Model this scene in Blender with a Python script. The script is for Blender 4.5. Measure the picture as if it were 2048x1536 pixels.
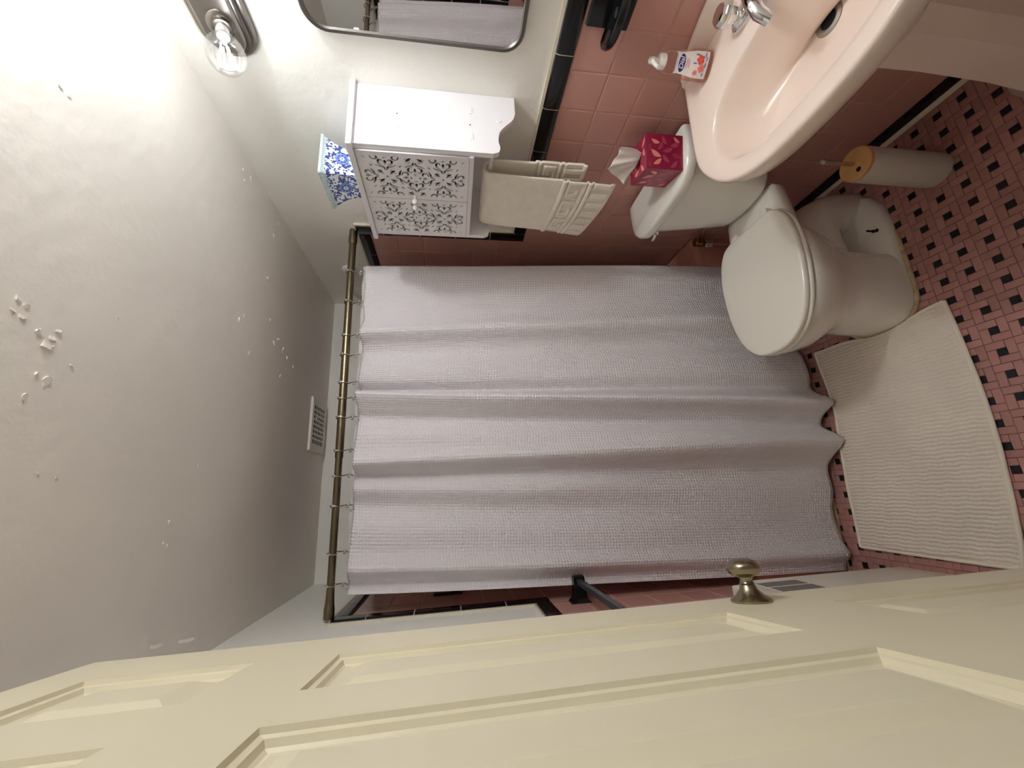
import bpy, bmesh, math, random
import numpy as np
from mathutils import Vector, Matrix
random.seed(7); np.random.seed(7)
for o in list(bpy.data.objects): bpy.data.objects.remove(o)
S = bpy.context.scene
COL = S.collection
PI = math.pi

# ------------------------------------------------------------------ camera, world, exposure
H = 1.4927                                       # camera height above the floor
YAW, PITCH, ROLL, FPX = -0.272141647, -0.151502812, 0.0109120097, 791.62
def _rot():
    ca, sa, cb, sb, cc, sc = math.cos(YAW), math.sin(YAW), math.cos(PITCH), math.sin(PITCH), math.cos(ROLL), math.sin(ROLL)
    Rz = Matrix(((ca,-sa,0),(sa,ca,0),(0,0,1))); Rx = Matrix(((1,0,0),(0,cb,-sb),(0,sb,cb))); Ry = Matrix(((cc,0,sc),(0,1,0),(-sc,0,cc)))
    return Rz @ Rx @ Ry
RM = _rot()
RIGHT, FWD, UP = RM.col[0].copy(), RM.col[1].copy(), RM.col[2].copy()
cam_d = bpy.data.cameras.new('camera'); cam = bpy.data.objects.new('camera', cam_d); COL.objects.link(cam)
cam_d.sensor_width = 36; cam_d.lens = FPX/2048*36; cam_d.clip_start = 0.01
m3 = Matrix((-UP, RIGHT, -FWD)).transposed()      # the photograph lies on its side: up in the room is left in the frame
cam.matrix_world = Matrix.Translation((0,0,H)) @ m3.to_4x4()
S.camera = cam
def project(pt):
    d = Vector(pt) - Vector((0,0,H))
    f = d.dot(FWD)
    if f <= 0.01: return None
    u = d.dot(RIGHT)/f*FPX; v = -d.dot(UP)/f*FPX
    return (1024+v, 768-u)
world = bpy.data.worlds.new('world'); S.world = world; world.use_nodes = True
world.node_tree.nodes['Background'].inputs[0].default_value = (1.0, 0.95, 0.88, 1)
world.node_tree.nodes['Background'].inputs[1].default_value = 0.15      # added dim warm ambient fill, standing in for an unbuilt hallway
S.view_settings.view_transform = 'Standard'; S.view_settings.look = 'None'
S.view_settings.gamma = 1; S.view_settings.use_curve_mapping = False
S.view_settings.exposure = 0.0
S.cycles.max_bounces = 14; S.cycles.diffuse_bounces = 9; S.cycles.transparent_max_bounces = 16
BULB_W = (0.32, 0.9, 12.5)               # the far bulb is the weakest
BULB_COL = (0.92, 0.965, 1.0)

# ------------------------------------------------------------------ room numbers (metres)
XR, XL, YB, YN, ZC = 1.10, -0.365, 2.19, 0.10, 2.154
TW = 0.111                                        # wall tile pitch
CAPZ0, CAPZ1 = 1.165, 1.219                       # black cap of the wainscot
SHZ0, SHZ1 = 1.829, 1.883                         # black cap of the shower surround
SHY0, SHY1 = 1.476, 1.530                         # black upright strip

# ------------------------------------------------------------------ materials
def srgb(r, g, b):
    def c(v):
        v /= 255.0
        return v/12.92 if v <= 0.04045 else ((v+0.055)/1.055)**2.4
    return (c(r), c(g), c(b), 1)
MATS = {}
def mat(name, col, rough=0.5, metal=0.0, bump=0.0, bscale=40, var=0.0, vscale=6, spec=0.5, objvar=0.0, coat=0.0, detail=3):
    m = bpy.data.materials.new(name); m.use_nodes = True; nt = m.node_tree; N = nt.nodes; L = nt.links
    b = N['Principled BSDF']; b.inputs['Base Color'].default_value = col
    b.inputs['Roughness'].default_value = rough; b.inputs['Metallic'].default_value = metal
    b.inputs['Specular IOR Level'].default_value = spec; b.inputs['Coat Weight'].default_value = coat
    tc = N.new('ShaderNodeTexCoord')
    src = None
    if var > 0:
        n = N.new('ShaderNodeTexNoise'); n.inputs['Scale'].default_value = vscale; n.inputs['Detail'].default_value = 4
        L.new(tc.outputs['Object'], n.inputs['Vector'])
        mp = N.new('ShaderNodeMapRange'); mp.inputs[1].default_value = 0.3; mp.inputs[2].default_value = 0.7
        mp.inputs[3].default_value = 1-var; mp.inputs[4].default_value = 1+var
        L.new(n.outputs['Fac'], mp.inputs[0]); src = mp.outputs[0]
    if objvar > 0:
        oi = N.new('ShaderNodeObjectInfo'); mp = N.new('ShaderNodeMapRange')
        mp.inputs[3].default_value = 1-objvar; mp.inputs[4].default_value = 1+objvar
        L.new(oi.outputs['Random'], mp.inputs[0])
        if src:
            mu = N.new('ShaderNodeMath'); mu.operation = 'MULTIPLY'; L.new(src, mu.inputs[0]); L.new(mp.outputs[0], mu.inputs[1]); src = mu.outputs[0]
        else: src = mp.outputs[0]
    if src:
        vm = N.new('ShaderNodeVectorMath'); vm.operation = 'SCALE'; vm.inputs[0].default_value = col[:3]
        L.new(src, vm.inputs['Scale']); L.new(vm.outputs[0], b.inputs['Base Color'])
    if bump > 0:
        n = N.new('ShaderNodeTexNoise'); n.inputs['Scale'].default_value = bscale; n.inputs['Detail'].default_value = detail
        L.new(tc.outputs['Object'], n.inputs['Vector'])
        bp = N.new('ShaderNodeBump'); bp.inputs['Strength'].default_value = 1.0; bp.inputs['Distance'].default_value = bump
        L.new(n.outputs['Fac'], bp.inputs['Height']); L.new(bp.outputs[0], b.inputs['Normal'])
    MATS[name] = m
    return m
mat('wall_paint', srgb(240,238,232), 0.42, bump=0.0014, bscale=34, var=0.03, vscale=3, detail=6)
mat('ceiling_paint', srgb(236,230,222), 0.45, bump=0.0017, bscale=28, var=0.05, vscale=2.2, detail=7)
mat('door_paint', srgb(233,224,196), 0.38, bump=0.0003, bscale=90)
mat('heater_paint', srgb(232,226,214), 0.4, bump=0.0002, bscale=60)
mat('pink_tile', srgb(196,148,138), 0.22, bump=0.0004, bscale=8, objvar=0.045)
mat('pink_grout', srgb(214,172,160), 0.8, bump=0.0005, bscale=200)
mat('black_tile', srgb(16,17,20), 0.16, bump=0.0003, bscale=15)
mat('pale_grout', srgb(222,214,196), 0.8, bump=0.002, bscale=60)
mat('floor_pink', srgb(178,130,124), 0.35, bump=0.0003, bscale=60, objvar=0.09, var=0.06, vscale=14)
mat('floor_black', srgb(22,22,30), 0.3, bump=0.0003, bscale=60)
mat('floor_grout', srgb(74,32,28), 0.85, bump=0.0008, bscale=200)
mat('sink_pink', srgb(238,220,208), 0.14)
mat('tub_pink', srgb(206,150,134), 0.15)
mat('toilet_white', srgb(236,234,226), 0.13, coat=0.3, var=0.02, vscale=5)
mat('seat_white', srgb(235,231,220), 0.2)
mat('chrome', (0.8,0.8,0.8,1), 0.08, 1.0)
mat('steel', (0.62,0.6,0.57,1), 0.25, 1.0)
mat('rod_bronze', srgb(128,116,94), 0.3, 1.0)
mat('knob_nickel', srgb(160,150,128), 0.25, 1.0)
mat('lamp_nickel', srgb(138,132,126), 0.28, 1.0)
mat('brass', srgb(150,110,70), 0.35, 1.0)
mat('dark_hole', srgb(18,16,14), 0.9)
mat('drain_grey', srgb(165,158,150), 0.35, 0.6)
mat('cabinet_white', srgb(230,228,232), 0.35)
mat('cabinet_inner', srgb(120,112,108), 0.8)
mat('plastic_white', srgb(240,238,232), 0.35)
mat('towel_cream', srgb(240,233,220), 0.95, bump=0.0016, bscale=420, var=0.04, vscale=30, spec=0.1)
mat('mat_cream', srgb(238,229,215), 0.97, bump=0.003, bscale=260, var=0.07, vscale=5, spec=0.1)
mat('mat_edge', srgb(240,232,216), 0.95, bump=0.001, bscale=300, spec=0.1)
mat('brush_cup', srgb(196,188,178), 0.5)
mat('bamboo', srgb(214,164,104), 0.5, var=0.08, vscale=25)
mat('mirror_glass', (0.88,0.88,0.88,1), 0.015, 1.0)
mat('mirror_frame', srgb(104,99,96), 0.3, 0.7)
mat('black_bar', srgb(48,54,58), 0.35)
mat('tissue_white', srgb(245,243,240), 0.9, spec=0.1)
mat('label_white', srgb(242,236,236), 0.5)
mat('logo_blue', srgb(28,40,120), 0.4)
mat('flower_red', srgb(232,92,72), 0.5)
mat('flower_pink', srgb(240,140,128), 0.5)
mat('leaf_blue', srgb(120,134,190), 0.5)
mat('print_pink', srgb(222,150,165), 0.5)
mat('liner', srgb(232,230,228), 0.4)
mat('caulk', srgb(196,176,140), 0.7, bump=0.003, bscale=60, var=0.25, vscale=40)
mat('flake', srgb(226,214,204), 0.55, bump=0.001, bscale=80)
mat('box_inside', srgb(90,96,92), 0.9)

def glassy(name, col, transp, rough=0.03):
    m = bpy.data.materials.new(name); m.use_nodes = True; nt = m.node_tree; N = nt.nodes; L = nt.links; N.clear()
    out = N.new('ShaderNodeOutputMaterial'); mx = N.new('ShaderNodeMixShader'); t = N.new('ShaderNodeBsdfTransparent'); g = N.new('ShaderNodeBsdfGlossy')
    t.inputs[0].default_value = transp
    g.inputs['Color'].default_value = (1,1,1,1); g.inputs['Roughness'].default_value = rough
    fr = N.new('ShaderNodeFresnel'); fr.inputs[0].default_value = 1.45
    ml = N.new('ShaderNodeMath'); ml.operation = 'MULTIPLY'; ml.inputs[1].default_value = 0.35; L.new(fr.outputs[0], ml.inputs[0])
    L.new(ml.outputs[0], mx.inputs[0]); L.new(t.outputs[0], mx.inputs[1]); L.new(g.outputs[0], mx.inputs[2]); L.new(mx.outputs[0], out.inputs[0])
    MATS[name] = m; return m
glassy('bulb_glass', (0.9,0.9,0.9,1), (0.98,0.98,0.98,1))
glassy('soap_clear', (0.95,0.75,0.7,1), (0.985,0.93,0.92,1))
def emis(name, col, st):
    m = bpy.data.materials.new(name); m.use_nodes = True; b = m.node_tree.nodes['Principled BSDF']
    b.inputs['Emission Color'].default_value = (*col,1); b.inputs['Emission Strength'].default_value = st; b.inputs['Base Color'].default_value = (1,1,1,1)
    MATS[name] = m
emis('filament', BULB_COL, 60)

def curtain_mat():
    m = mat('curtain', srgb(244,240,244), 0.9, spec=0.12); nt = m.node_tree; N = nt.nodes; L = nt.links; b = N['Principled BSDF']
    uv = N.new('ShaderNodeUVMap'); sep = N.new('ShaderNodeSeparateXYZ'); L.new(uv.outputs[0], sep.inputs[0])
    outs = []
    for i in (0, 1):
        mu = N.new('ShaderNodeMath'); mu.operation = 'MULTIPLY'; mu.inputs[1].default_value = PI/0.0105; L.new(sep.outputs[i], mu.inputs[0])
        sn = N.new('ShaderNodeMath'); sn.operation = 'SINE'; L.new(mu.outputs[0], sn.inputs[0])
        ab = N.new('ShaderNodeMath'); ab.operation = 'ABSOLUTE'; L.new(sn.outputs[0], ab.inputs[0]); outs.append(ab.outputs[0])
    mul = N.new('ShaderNodeMath'); mul.operation = 'MULTIPLY'; L.new(outs[0], mul.inputs[0]); L.new(outs[1], mul.inputs[1])
    bp = N.new('ShaderNodeBump'); bp.inputs['Strength'].default_value = 0.7; bp.inputs['Distance'].default_value = 0.004
    L.new(mul.outputs[0], bp.inputs['Height']); L.new(bp.outputs[0], b.inputs['Normal'])
    tr = N.new('ShaderNodeBsdfTranslucent'); tr.inputs[0].default_value = srgb(225,205,205); mx = N.new('ShaderNodeMixShader'); mx.inputs[0].default_value = 0.18
    out = N['Material Output']; L.new(b.outputs[0], mx.inputs[1]); L.new(tr.outputs[0], mx.inputs[2]); L.new(mx.outputs[0], out.inputs[0])
curtain_mat()

def porcelain_mat():
    m = mat('porcelain', srgb(225,235,240), 0.12, coat=0.5); nt = m.node_tree; N = nt.nodes; L = nt.links; b = N['Principled BSDF']
    uv = N.new('ShaderNodeUVMap')
    vo = N.new('ShaderNodeTexVoronoi'); vo.inputs['Scale'].default_value = 120; vo.inputs['Randomness'].default_value = 0.9; L.new(uv.outputs[0], vo.inputs['Vector'])
    lt = N.new('ShaderNodeMath'); lt.operation = 'LESS_THAN'; lt.inputs[1].default_value = 0.42; L.new(vo.outputs['Distance'], lt.inputs[0])
    no = N.new('ShaderNodeTexNoise'); no.inputs['Scale'].default_value = 70; L.new(uv.outputs[0], no.inputs['Vector'])
    g2 = N.new('ShaderNodeMath'); g2.operation = 'GREATER_THAN'; g2.inputs[1].default_value = 0.545; L.new(no.outputs['Fac'], g2.inputs[0])
    mxx = N.new('ShaderNodeMath'); mxx.operation = 'MAXIMUM'; L.new(lt.outputs[0], mxx.inputs[0]); L.new(g2.outputs[0], mxx.inputs[1])
    mix = N.new('ShaderNodeMix'); mix.data_type = 'RGBA'; L.new(mxx.outputs[0], mix.inputs[0])
    mix.inputs[6].default_value = srgb(226,236,242); mix.inputs[7].default_value = srgb(48,68,138)
    L.new(mix.outputs[2], b.inputs['Base Color'])
porcelain_mat()
mat('porcelain_band', srgb(196,214,216), 0.15, coat=0.4, var=0.16, vscale=90)
mat('porcelain_plain', srgb(222,232,236), 0.15, coat=0.4)
mat('porcelain_blue', srgb(110,136,200), 0.15, coat=0.4)
mat('porcelain_navy', srgb(40,58,130), 0.15, coat=0.4)
mat('tissue_card', srgb(150,28,66), 0.28, coat=0.3)
mat('leaf_coral', srgb(232,140,130), 0.3); mat('leaf_rose', srgb(176,70,100), 0.3); mat('leaf_plum', srgb(168,52,84), 0.3)

# ------------------------------------------------------------------ mesh helpers: every shape is (verts, faces)
def join(*parts):
    V, F = [], []
    for v, f in parts:
        o = len(V); V += [tuple(p) for p in v]; F += [tuple(i+o for i in q) for q in f]
    return V, F
def from_bm(bm):
    bm.verts.ensure_lookup_table(); bm.verts.index_update()
    r = ([tuple(v.co) for v in bm.verts], [tuple(v.index for v in f.verts) for f in bm.faces]); bm.free(); return r
def box(x0, x1, y0, y1, z0, z1, bev=0.0, seg=2):
    bm = bmesh.new(); bmesh.ops.create_cube(bm, size=1)
    for v in bm.verts: v.co = Vector(((x0+x1)/2+v.co.x*(x1-x0), (y0+y1)/2+v.co.y*(y1-y0), (z0+z1)/2+v.co.z*(z1-z0)))
    if bev > 0: bmesh.ops.bevel(bm, geom=bm.edges[:], offset=bev, segments=seg, profile=0.5, affect='EDGES')
    return from_bm(bm)
def loft(rings, cap0=True, cap1=True, closed=True):
    V = []; F = []; n = len(rings[0])
    for r in rings: V += [tuple(p) for p in r]
    for i in range(len(rings)-1):
        for j in range(n if closed else n-1):
            k = (j+1) % n
            F.append((i*n+j, i*n+k, (i+1)*n+k, (i+1)*n+j))
    if cap0: F.append(tuple(range(n-1,-1,-1)))
    if cap1: F.append(tuple((len(rings)-1)*n+j for j in range(n)))
    return V, F
def lathe(prof, c=(0,0,0), n=32, axis='z', cap0=True, cap1=True):
    rings = []
    for r, h in prof:
        ring = []
        for j in range(n):
            a = 2*PI*j/n; p, q = r*math.cos(a), r*math.sin(a)
            if axis == 'z': ring.append((c[0]+p, c[1]+q, c[2]+h))
            elif axis == 'x': ring.append((c[0]+h, c[1]+p, c[2]+q))
            else: ring.append((c[0]+q, c[1]+h, c[2]+p))
        rings.append(ring)
    return loft(rings, cap0, cap1)
def tube(path, r, n=10, cap=True):
    P = [Vector(p) for p in path]; rs = r if isinstance(r, (list, tuple)) else [r]*len(P)
    rings = []; up = None
    for i, p in enumerate(P):
        t = (P[min(i+1,len(P)-1)]-P[max(i-1,0)]).normalized()
        if up is None:
            up = Vector((0,0,1)) if abs(t.z) < 0.9 else Vector((1,0,0))
        a = t.cross(up).normalized(); b = a.cross(t).normalized(); up = b
        rings.append([p+rs[i]*(math.cos(2*PI*j/n)*a+math.sin(2*PI*j/n)*b) for j in range(n)])
    return loft(rings, cap, cap)
def sphere(c, r, n=16, m=10, sx=1, sy=1, sz=1):
    rings = []
    for i in range(1, m):
        t = PI*i/m
        rings.append([(c[0]+sx*r*math.sin(t)*math.cos(2*PI*j/n), c[1]+sy*r*math.sin(t)*math.sin(2*PI*j/n), c[2]-sz*r*math.cos(t)) for j in range(n)])
    return loft(rings)
def prism(poly, a0, a1, axis='y'):
    """poly: 2D points; extruded along axis from a0 to a1"""
    def P(p, a):
        if axis == 'y': return (p[0], a, p[1])
        if axis == 'x': return (a, p[0], p[1])
        return (p[0], p[1], a)
    return loft([[P(p,a0) for p in poly], [P(p,a1) for p in poly]])
def grid(fn, nu, nv):
    V = []; F = []
    for i in range(nu+1):
        for j in range(nv+1): V.append(tuple(fn(i/nu, j/nv)))
    for i in range(nu):
        for j in range(nv):
            a = i*(nv+1)+j; F.append((a, a+nv+1, a+nv+2, a+1))
    return V, F
def catmull(P, n):
    P = [np.array(p, float) for p in P]; out = []
    K = len(P)-1
    for q in range(n+1):
        t = q/n*K; i = min(int(t), K-1); f = t-i
        p0 = P[max(i-1,0)]; p1 = P[i]; p2 = P[i+1]; p3 = P[min(i+2,K)]
        out.append(0.5*((2*p1)+(-p0+p2)*f+(2*p0-5*p1+4*p2-p3)*f*f+(-p0+3*p1-3*p2+p3)*f**3))
    return out
def interp(x, xs, ys): return float(np.interp(x, xs, ys))

def make_mesh(name, vf, m, smooth=True, angle=40):
    me = bpy.data.meshes.new(name); me.from_pydata([tuple(v) for v in vf[0]], [], [list(f) for f in vf[1]])
    bm = bmesh.new(); bm.from_mesh(me); bmesh.ops.recalc_face_normals(bm, faces=bm.faces[:]); bm.to_mesh(me); bm.free()
    if m: me.materials.append(MATS[m])
    if smooth:
        me.shade_smooth(); me.set_sharp_from_angle(angle=math.radians(angle))
    me.update(); return me
def root_of(o):
    while o.parent: o = o.parent
    return o
def link(o, parent=None):
    COL.objects.link(o)
    if parent: o.parent = parent
    return o
def obj(name, vf, m, parent=None, smooth=True, angle=40, local=False):
    """verts are world coordinates unless local; parts live in their thing's frame"""
    if parent is not None and not local:
        inv = root_of(parent).matrix_basis.inverted()
        vf = ([inv @ Vector(v) for v in vf[0]], vf[1])
    o = bpy.data.objects.new(name, make_mesh(name, vf, m, smooth, angle))
    return link(o, parent)
def tag(o, label, cat, group=None):
    o['label'] = label; o['category'] = cat
    if group: o['group'] = group
    return o
def thing(name, label, cat, loc=(0,0,0), rotz=0, group=None):
    o = bpy.data.objects.new(name, None); COL.objects.link(o); o.empty_display_size = 0.05
    o.location = loc; o.rotation_euler = (0,0,rotz); o.matrix_basis = Matrix.Translation(loc) @ Matrix.Rotation(rotz, 4, 'Z')
    return tag(o, label, cat, group)
def struct(name, vf, m, smooth=False):
    o = obj(name, vf, m, None, smooth); o['kind'] = 'structure'; return o

# ------------------------------------------------------------------ the room shell
floor = struct('floor', box(XL-0.1, XR+0.1, YN-0.25, YB+0.1, -0.10, -0.0025), 'floor_grout')
ceiling = struct('ceiling', box(XL-0.1, XR+0.1, YN-0.1, YB+0.1, ZC, ZC+0.1), 'ceiling_paint')
PX = 0.008                                        # paint lies this far behind the tile faces
wall_right = struct('wall_right', box(XR+PX, XR+0.11, YN-0.1, YB+0.1, -0.1, ZC), 'wall_paint')
wall_left = struct('wall_left', box(XL-0.11, XL-PX, YN-0.1, YB+0.1, -0.1, ZC), 'wall_paint')
wall_back = struct('wall_back', box(XL-0.11, XR+0.11, YB+PX, YB+0.11, -0.1, ZC), 'wall_paint')
DX0, DX1, DZ = -0.145, 0.60, 2.03                  # doorway in the near wall, the camera stands in it
wf = join(box(XL-0.1, DX0, YN-0.1, YN, 0, ZC), box(DX1, XR+0.1, YN-0.1, YN, 0, ZC), box(DX0, DX1, YN-0.1, YN, DZ, ZC))
wall_front = struct('wall_front', wf, 'wall_paint')

# wall tiles: one mesh facing -X, turned for the other walls
def tile_vf(w, h, t, e=0.0022, lip=0.0012):
    a, b = w/2, h/2
    r0 = [(t,-a,-b),(t,a,-b),(t,a,b),(t,-a,b)]
    r1 = [(lip,-a,-b),(lip,a,-b),(lip,a,b),(lip,-a,b)]
    r2 = [(0,-a+e,-b+e),(0,a-e,-b+e),(0,a-e,b-e),(0,-a+e,b-e)]
    return loft([r0, r1, r2], False, True)
def cap_vf(L, hh, t=0.013):
    """rounded cap tile along Y, height hh; the upper edge is a bullnose"""
    prof = [(t,-hh/2),(0.002,-hh/2),(0,-hh/2+0.002)]
    for k in range(6):
        a = PI/2*k/5; prof.append((t-0.0-t*math.cos(a), hh/2-0.016+0.016*math.sin(a)))
    prof.append((t, hh/2))
    return loft([[(p[0], -L/2+0.0012, p[1]) for p in prof], [(p[0], L/2-0.0012, p[1]) for p in prof]])
TILE_M = make_mesh('wall_tile', tile_vf(TW-0.0028, TW-0.0028, 0.006), 'pink_tile', False)
CAP_M = make_mesh('cap_tile', cap_vf(0.152, 0.052), 'black_tile', True, 50)
SIDES = {'right': (XR, 0.0, wall_right), 'left': (XL, PI, wall_left)}
def put(name, me, side, y, z, rx=0.0, off=0.0):
    X, rz, par = SIDES[side]
    o = bpy.data.objects.new(name, me); link(o, par)
    o.location = (X + (off if side == 'right' else -off), y, z); o.rotation_euler = (rx if side == 'right' else -rx, 0, rz)
    return o
tile_cache = {}
def cut_tile(w, h):
    k = (round(w,3), round(h,3))
    if k not in tile_cache: tile_cache[k] = make_mesh('wall_tile', tile_vf(w-0.0028, h-0.0028, 0.006), 'pink_tile', False)
    return tile_cache[k]
def spans(lo, hi, anchor, pitch, mn=0.012):
    k = math.floor((lo-anchor)/pitch); out = []
    while anchor+k*pitch < hi-1e-6:
        a, b = max(lo, anchor+k*pitch), min(hi, anchor+(k+1)*pitch)
        if b-a > mn: out.append((a,b))
        k += 1
    return out
def tile_side(side, y0, y1, z0, z1, ya):
    for a, b in spans(y0, y1, ya, TW):
        for c, d in spans(z0, z1, CAPZ0, TW):
            me = TILE_M if (b-a > TW-0.002 and d-c > TW-0.002) else cut_tile(b-a, d-c)
            put('wall_tile', me, side, (a+b)/2, (c+d)/2)
TUBZ = 0.385
for side in ('right', 'left'):
    X, rz, par = SIDES[side]; s = 1 if side == 'right' else -1
    def bed(y0, y1, z0, z1):
        x0, x1 = sorted((X+s*0.0024, X+s*PX)); return box(x0, x1, y0, y1, z0, z1)
    g = obj('tile_grout', join(bed(YN, SHY0, 0, CAPZ0+0.02), bed(SHY0, YB, TUBZ-0.02, SHZ1-0.02), bed(SHY0, 1.46, 0, TUBZ)), 'pink_grout', par, False, local=True)
    ya = 0.772
    ylo = YN if side == 'right' else 0.30
    tile_side(side, ylo, SHY1, 0.055, CAPZ0, ya)
    tile_side(side, SHY1, YB, TUBZ, SHZ0, SHY1)
    # the rows between the wainscot cap and the strip
    for a, b in spans(ylo, SHY0, 0.735, 0.1525):
        me = CAP_M if b-a > 0.15 else make_mesh('cap_tile', cap_vf(b-a, 0.052), 'black_tile', True, 50)
        put('cap_tile', me, side, (a+b)/2, (CAPZ0+CAPZ1)/2, off=-0.004)
    for a, b in spans(CAPZ0, SHZ1, CAPZ0, 0.1525):          # upright strip, bullnose towards the painted wall
        me = CAP_M if b-a > 0.15 else make_mesh('cap_tile', cap_vf(b-a, 0.052), 'black_tile', True, 50)
        put('cap_tile', me, side, (SHY0+SHY1)/2, (a+b)/2, rx=PI/2, off=-0.004)
    for a, b in spans(SHY1, YB, SHY1, 0.1525):
        me = CAP_M if b-a > 0.15 else make_mesh('cap_tile', cap_vf(b-a, 0.052), 'black_tile', True, 50)
        put('cap_tile', me, side, (a+b)/2, (SHZ0+SHZ1)/2, off=-0.004)
    # pale ragged grout line where the cap meets the paint
    gx0, gx1 = sorted((X+s*0.001, X+s*PX))
    obj('cap_grout', join(box(gx0, gx1, YN, SHY0, CAPZ1-0.003, CAPZ1+0.005), box(gx0, gx1, SHY0-0.005, SHY0+0.003, CAPZ1, SHZ1+0.004), box(gx0, gx1, SHY0, YB, SHZ1-0.003, SHZ1+0.005),
        box(gx0+0.0005, gx1, SHY0, SHY1, CAPZ0, SHZ1), box(gx0+0.0005, gx1, YN, SHY0, CAPZ0, CAPZ1)), 'pale_grout', par, False, local=True)
    def joint(L, y, z, rx=0.0):
        me = make_mesh('cap_joint', cap_vf(L, 0.0506), 'pale_grout', True, 50); put('cap_joint', me, side, y, z, rx=rx, off=-0.0028)
    joint(SHY0-ylo-0.002, (SHY0+ylo)/2, (CAPZ0+CAPZ1)/2); joint(SHZ1-CAPZ0-0.002, (SHY0+SHY1)/2, (SHZ1+CAPZ0)/2, PI/2); joint(YB-SHY1-0.002, (YB+SHY1)/2, (SHZ0+SHZ1)/2)
    # black base course
    bb = struct('baseboard_'+side, box(*sorted((X+s*0.001, X+s*PX)), ylo, 1.445, 0.0, 0.055), 'pale_grout')
    for a, b in spans(ylo, 1.445, 0.735, 0.1525):
        me = make_mesh('base_tile', tile_vf(b-a-0.0012, 0.053, 0.006), 'black_tile', False)
        o = bpy.data.objects.new('base_tile', me); link(o, bb); o.location = (X-s*0.003, (a+b)/2, 0.0285); o.rotation_euler = (0,0,rz)
    obj('grout_strip', prism([(X-s*0.003,0.011),(X-s*0.008,0.006),(X-s*0.0135,0.0015),(X-s*0.0135,-0.002),(X,-0.002)], ylo, 1.445, 'y'), 'pale_grout', bb, False, local=True)
# back wall tiles stand behind the curtain: joined
bt = []
for a, b in spans(XL, XR, XL, TW):
    for c, d in spans(TUBZ, SHZ0, CAPZ0, TW):
        v, f = tile_vf(b-a-0.0028, d-c-0.0028, 0.006)
        bt.append(([((a+b)/2-p[1], YB+p[0], (c+d)/2+p[2]) for p in v], f))
o = obj('wall_tile', join(*bt), 'pink_tile', wall_back, False, local=True); o['kind'] = 'stuff'
obj('tile_grout', box(XL, XR, YB+0.0024, YB+PX, TUBZ-0.02, SHZ1), 'pink_grout', wall_back, False, local=True)
for a, b in spans(XL, XR, XL, 0.1525):
    me = CAP_M if b-a > 0.15 else make_mesh('cap_tile', cap_vf(b-a, 0.052), 'black_tile', True, 50)
    o = bpy.data.objects.new('cap_tile', me); link(o, wall_back); o.location = ((a+b)/2, YB-0.004, (SHZ0+SHZ1)/2); o.rotation_euler = (0,0,PI/2)

# ------------------------------------------------------------------ floor mosaic: pinwheels of four pink bricks round a black dot
PB = 0.0626; U = PB/3; JX = 0.0011
def brick_vf(w, h):
    a, b = w/2-JX/2, h/2-JX/2; e = 0.0009
    return loft([[(-a,-b,-0.003),(a,-b,-0.003),(a,b,-0.003),(-a,b,-0.003)],[(-a,-b,-0.0008),(a,-b,-0.0008),(a,b,-0.0008),(-a,b,-0.0008)],
                 [(-a+e,-b+e,0),(a-e,-b+e,0),(a-e,b-e,0),(-a+e,b-e,0)]], False, True)
BR_H = make_mesh('floor_brick', brick_vf(2*U, U), 'floor_pink', False); BR_V = make_mesh('floor_brick', brick_vf(U, 2*U), 'floor_pink', False)
DOT = make_mesh('floor_dot', brick_vf(U, U), 'floor_black', False)
def inpoly(x, y, P):
    c = False; j = len(P)-1
    for i in range(len(P)):
        if (P[i][1] > y) != (P[j][1] > y) and x < (P[j][0]-P[i][0])*(y-P[i][1])/(P[j][1]-P[i][1])+P[i][0]: c = not c
        j = i
    return c
HIDE = [[(1400,520),(1640,330),(1700,420),(1800,430),(1832,600),(1760,668),(1640,650),(1560,720),(1440,640)], [(1360,160),(1420,370),(1500,350),(1840,0),(1360,0)],
        [(1740,145),(2048,185),(2048,0),(1800,0)], [(1630,710),(1887,605),(2048,1140),(1720,1090)], [(1640,300),(1730,290),(1885,315),(1860,370),(1680,365)],
        [(0,0),(0,1536),(1600,1536),(1600,700),(1000,0)], [(1690,1141),(1800,1132),(1930,1153),(2048,1143),(2048,1536),(1690,1536)]]
pieces = []
nx0, nx1 = int((XL-0.68)/PB)-1, int((XR-0.68)/PB)+1; ny0, ny1 = int((0.05-0.88)/PB)-1, int((1.46-0.88)/PB)+1
for i in range(nx0, nx1+1):
    for j in range(ny0, ny1+1):
        cx, cy = 0.680+i*PB, 0.880+j*0.9955*PB
        for kind, dx, dy in (('d',0,0),('v',1,0.5),('h',-0.5,1),('v',-1,-0.5),('h',0.5,-1)):
            x, y = cx+dx*U, cy+dy*U
            hx, hy = (U if kind == 'h' else U/2), (U if kind == 'v' else U/2)
            a0, a1, b0, b1 = max(x-hx, XL+0.012), min(x+hx, XR-0.012), max(y-hy, 0.02), min(y+hy, 1.446)
            if a1-a0 < 0.005 or b1-b0 < 0.005: continue
            x, y, cw, ch = (a0+a1)/2, (b0+b1)/2, a1-a0, b1-b0
            q = project((x, y, 0)); vis = q and 0 <= q[0] <= 2048 and 0 <= q[1] <= 1536 and not any(inpoly(q[0], q[1], P) for P in HIDE)
            pieces.append((0 if vis else 1, x*x+y*y, kind, x, y, cw, ch))
pieces.sort(key=lambda t: (t[0], t[1]))
cnt = {'p': 0, 'd': 0}; rest = {'p': [], 'd': []}
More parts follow.
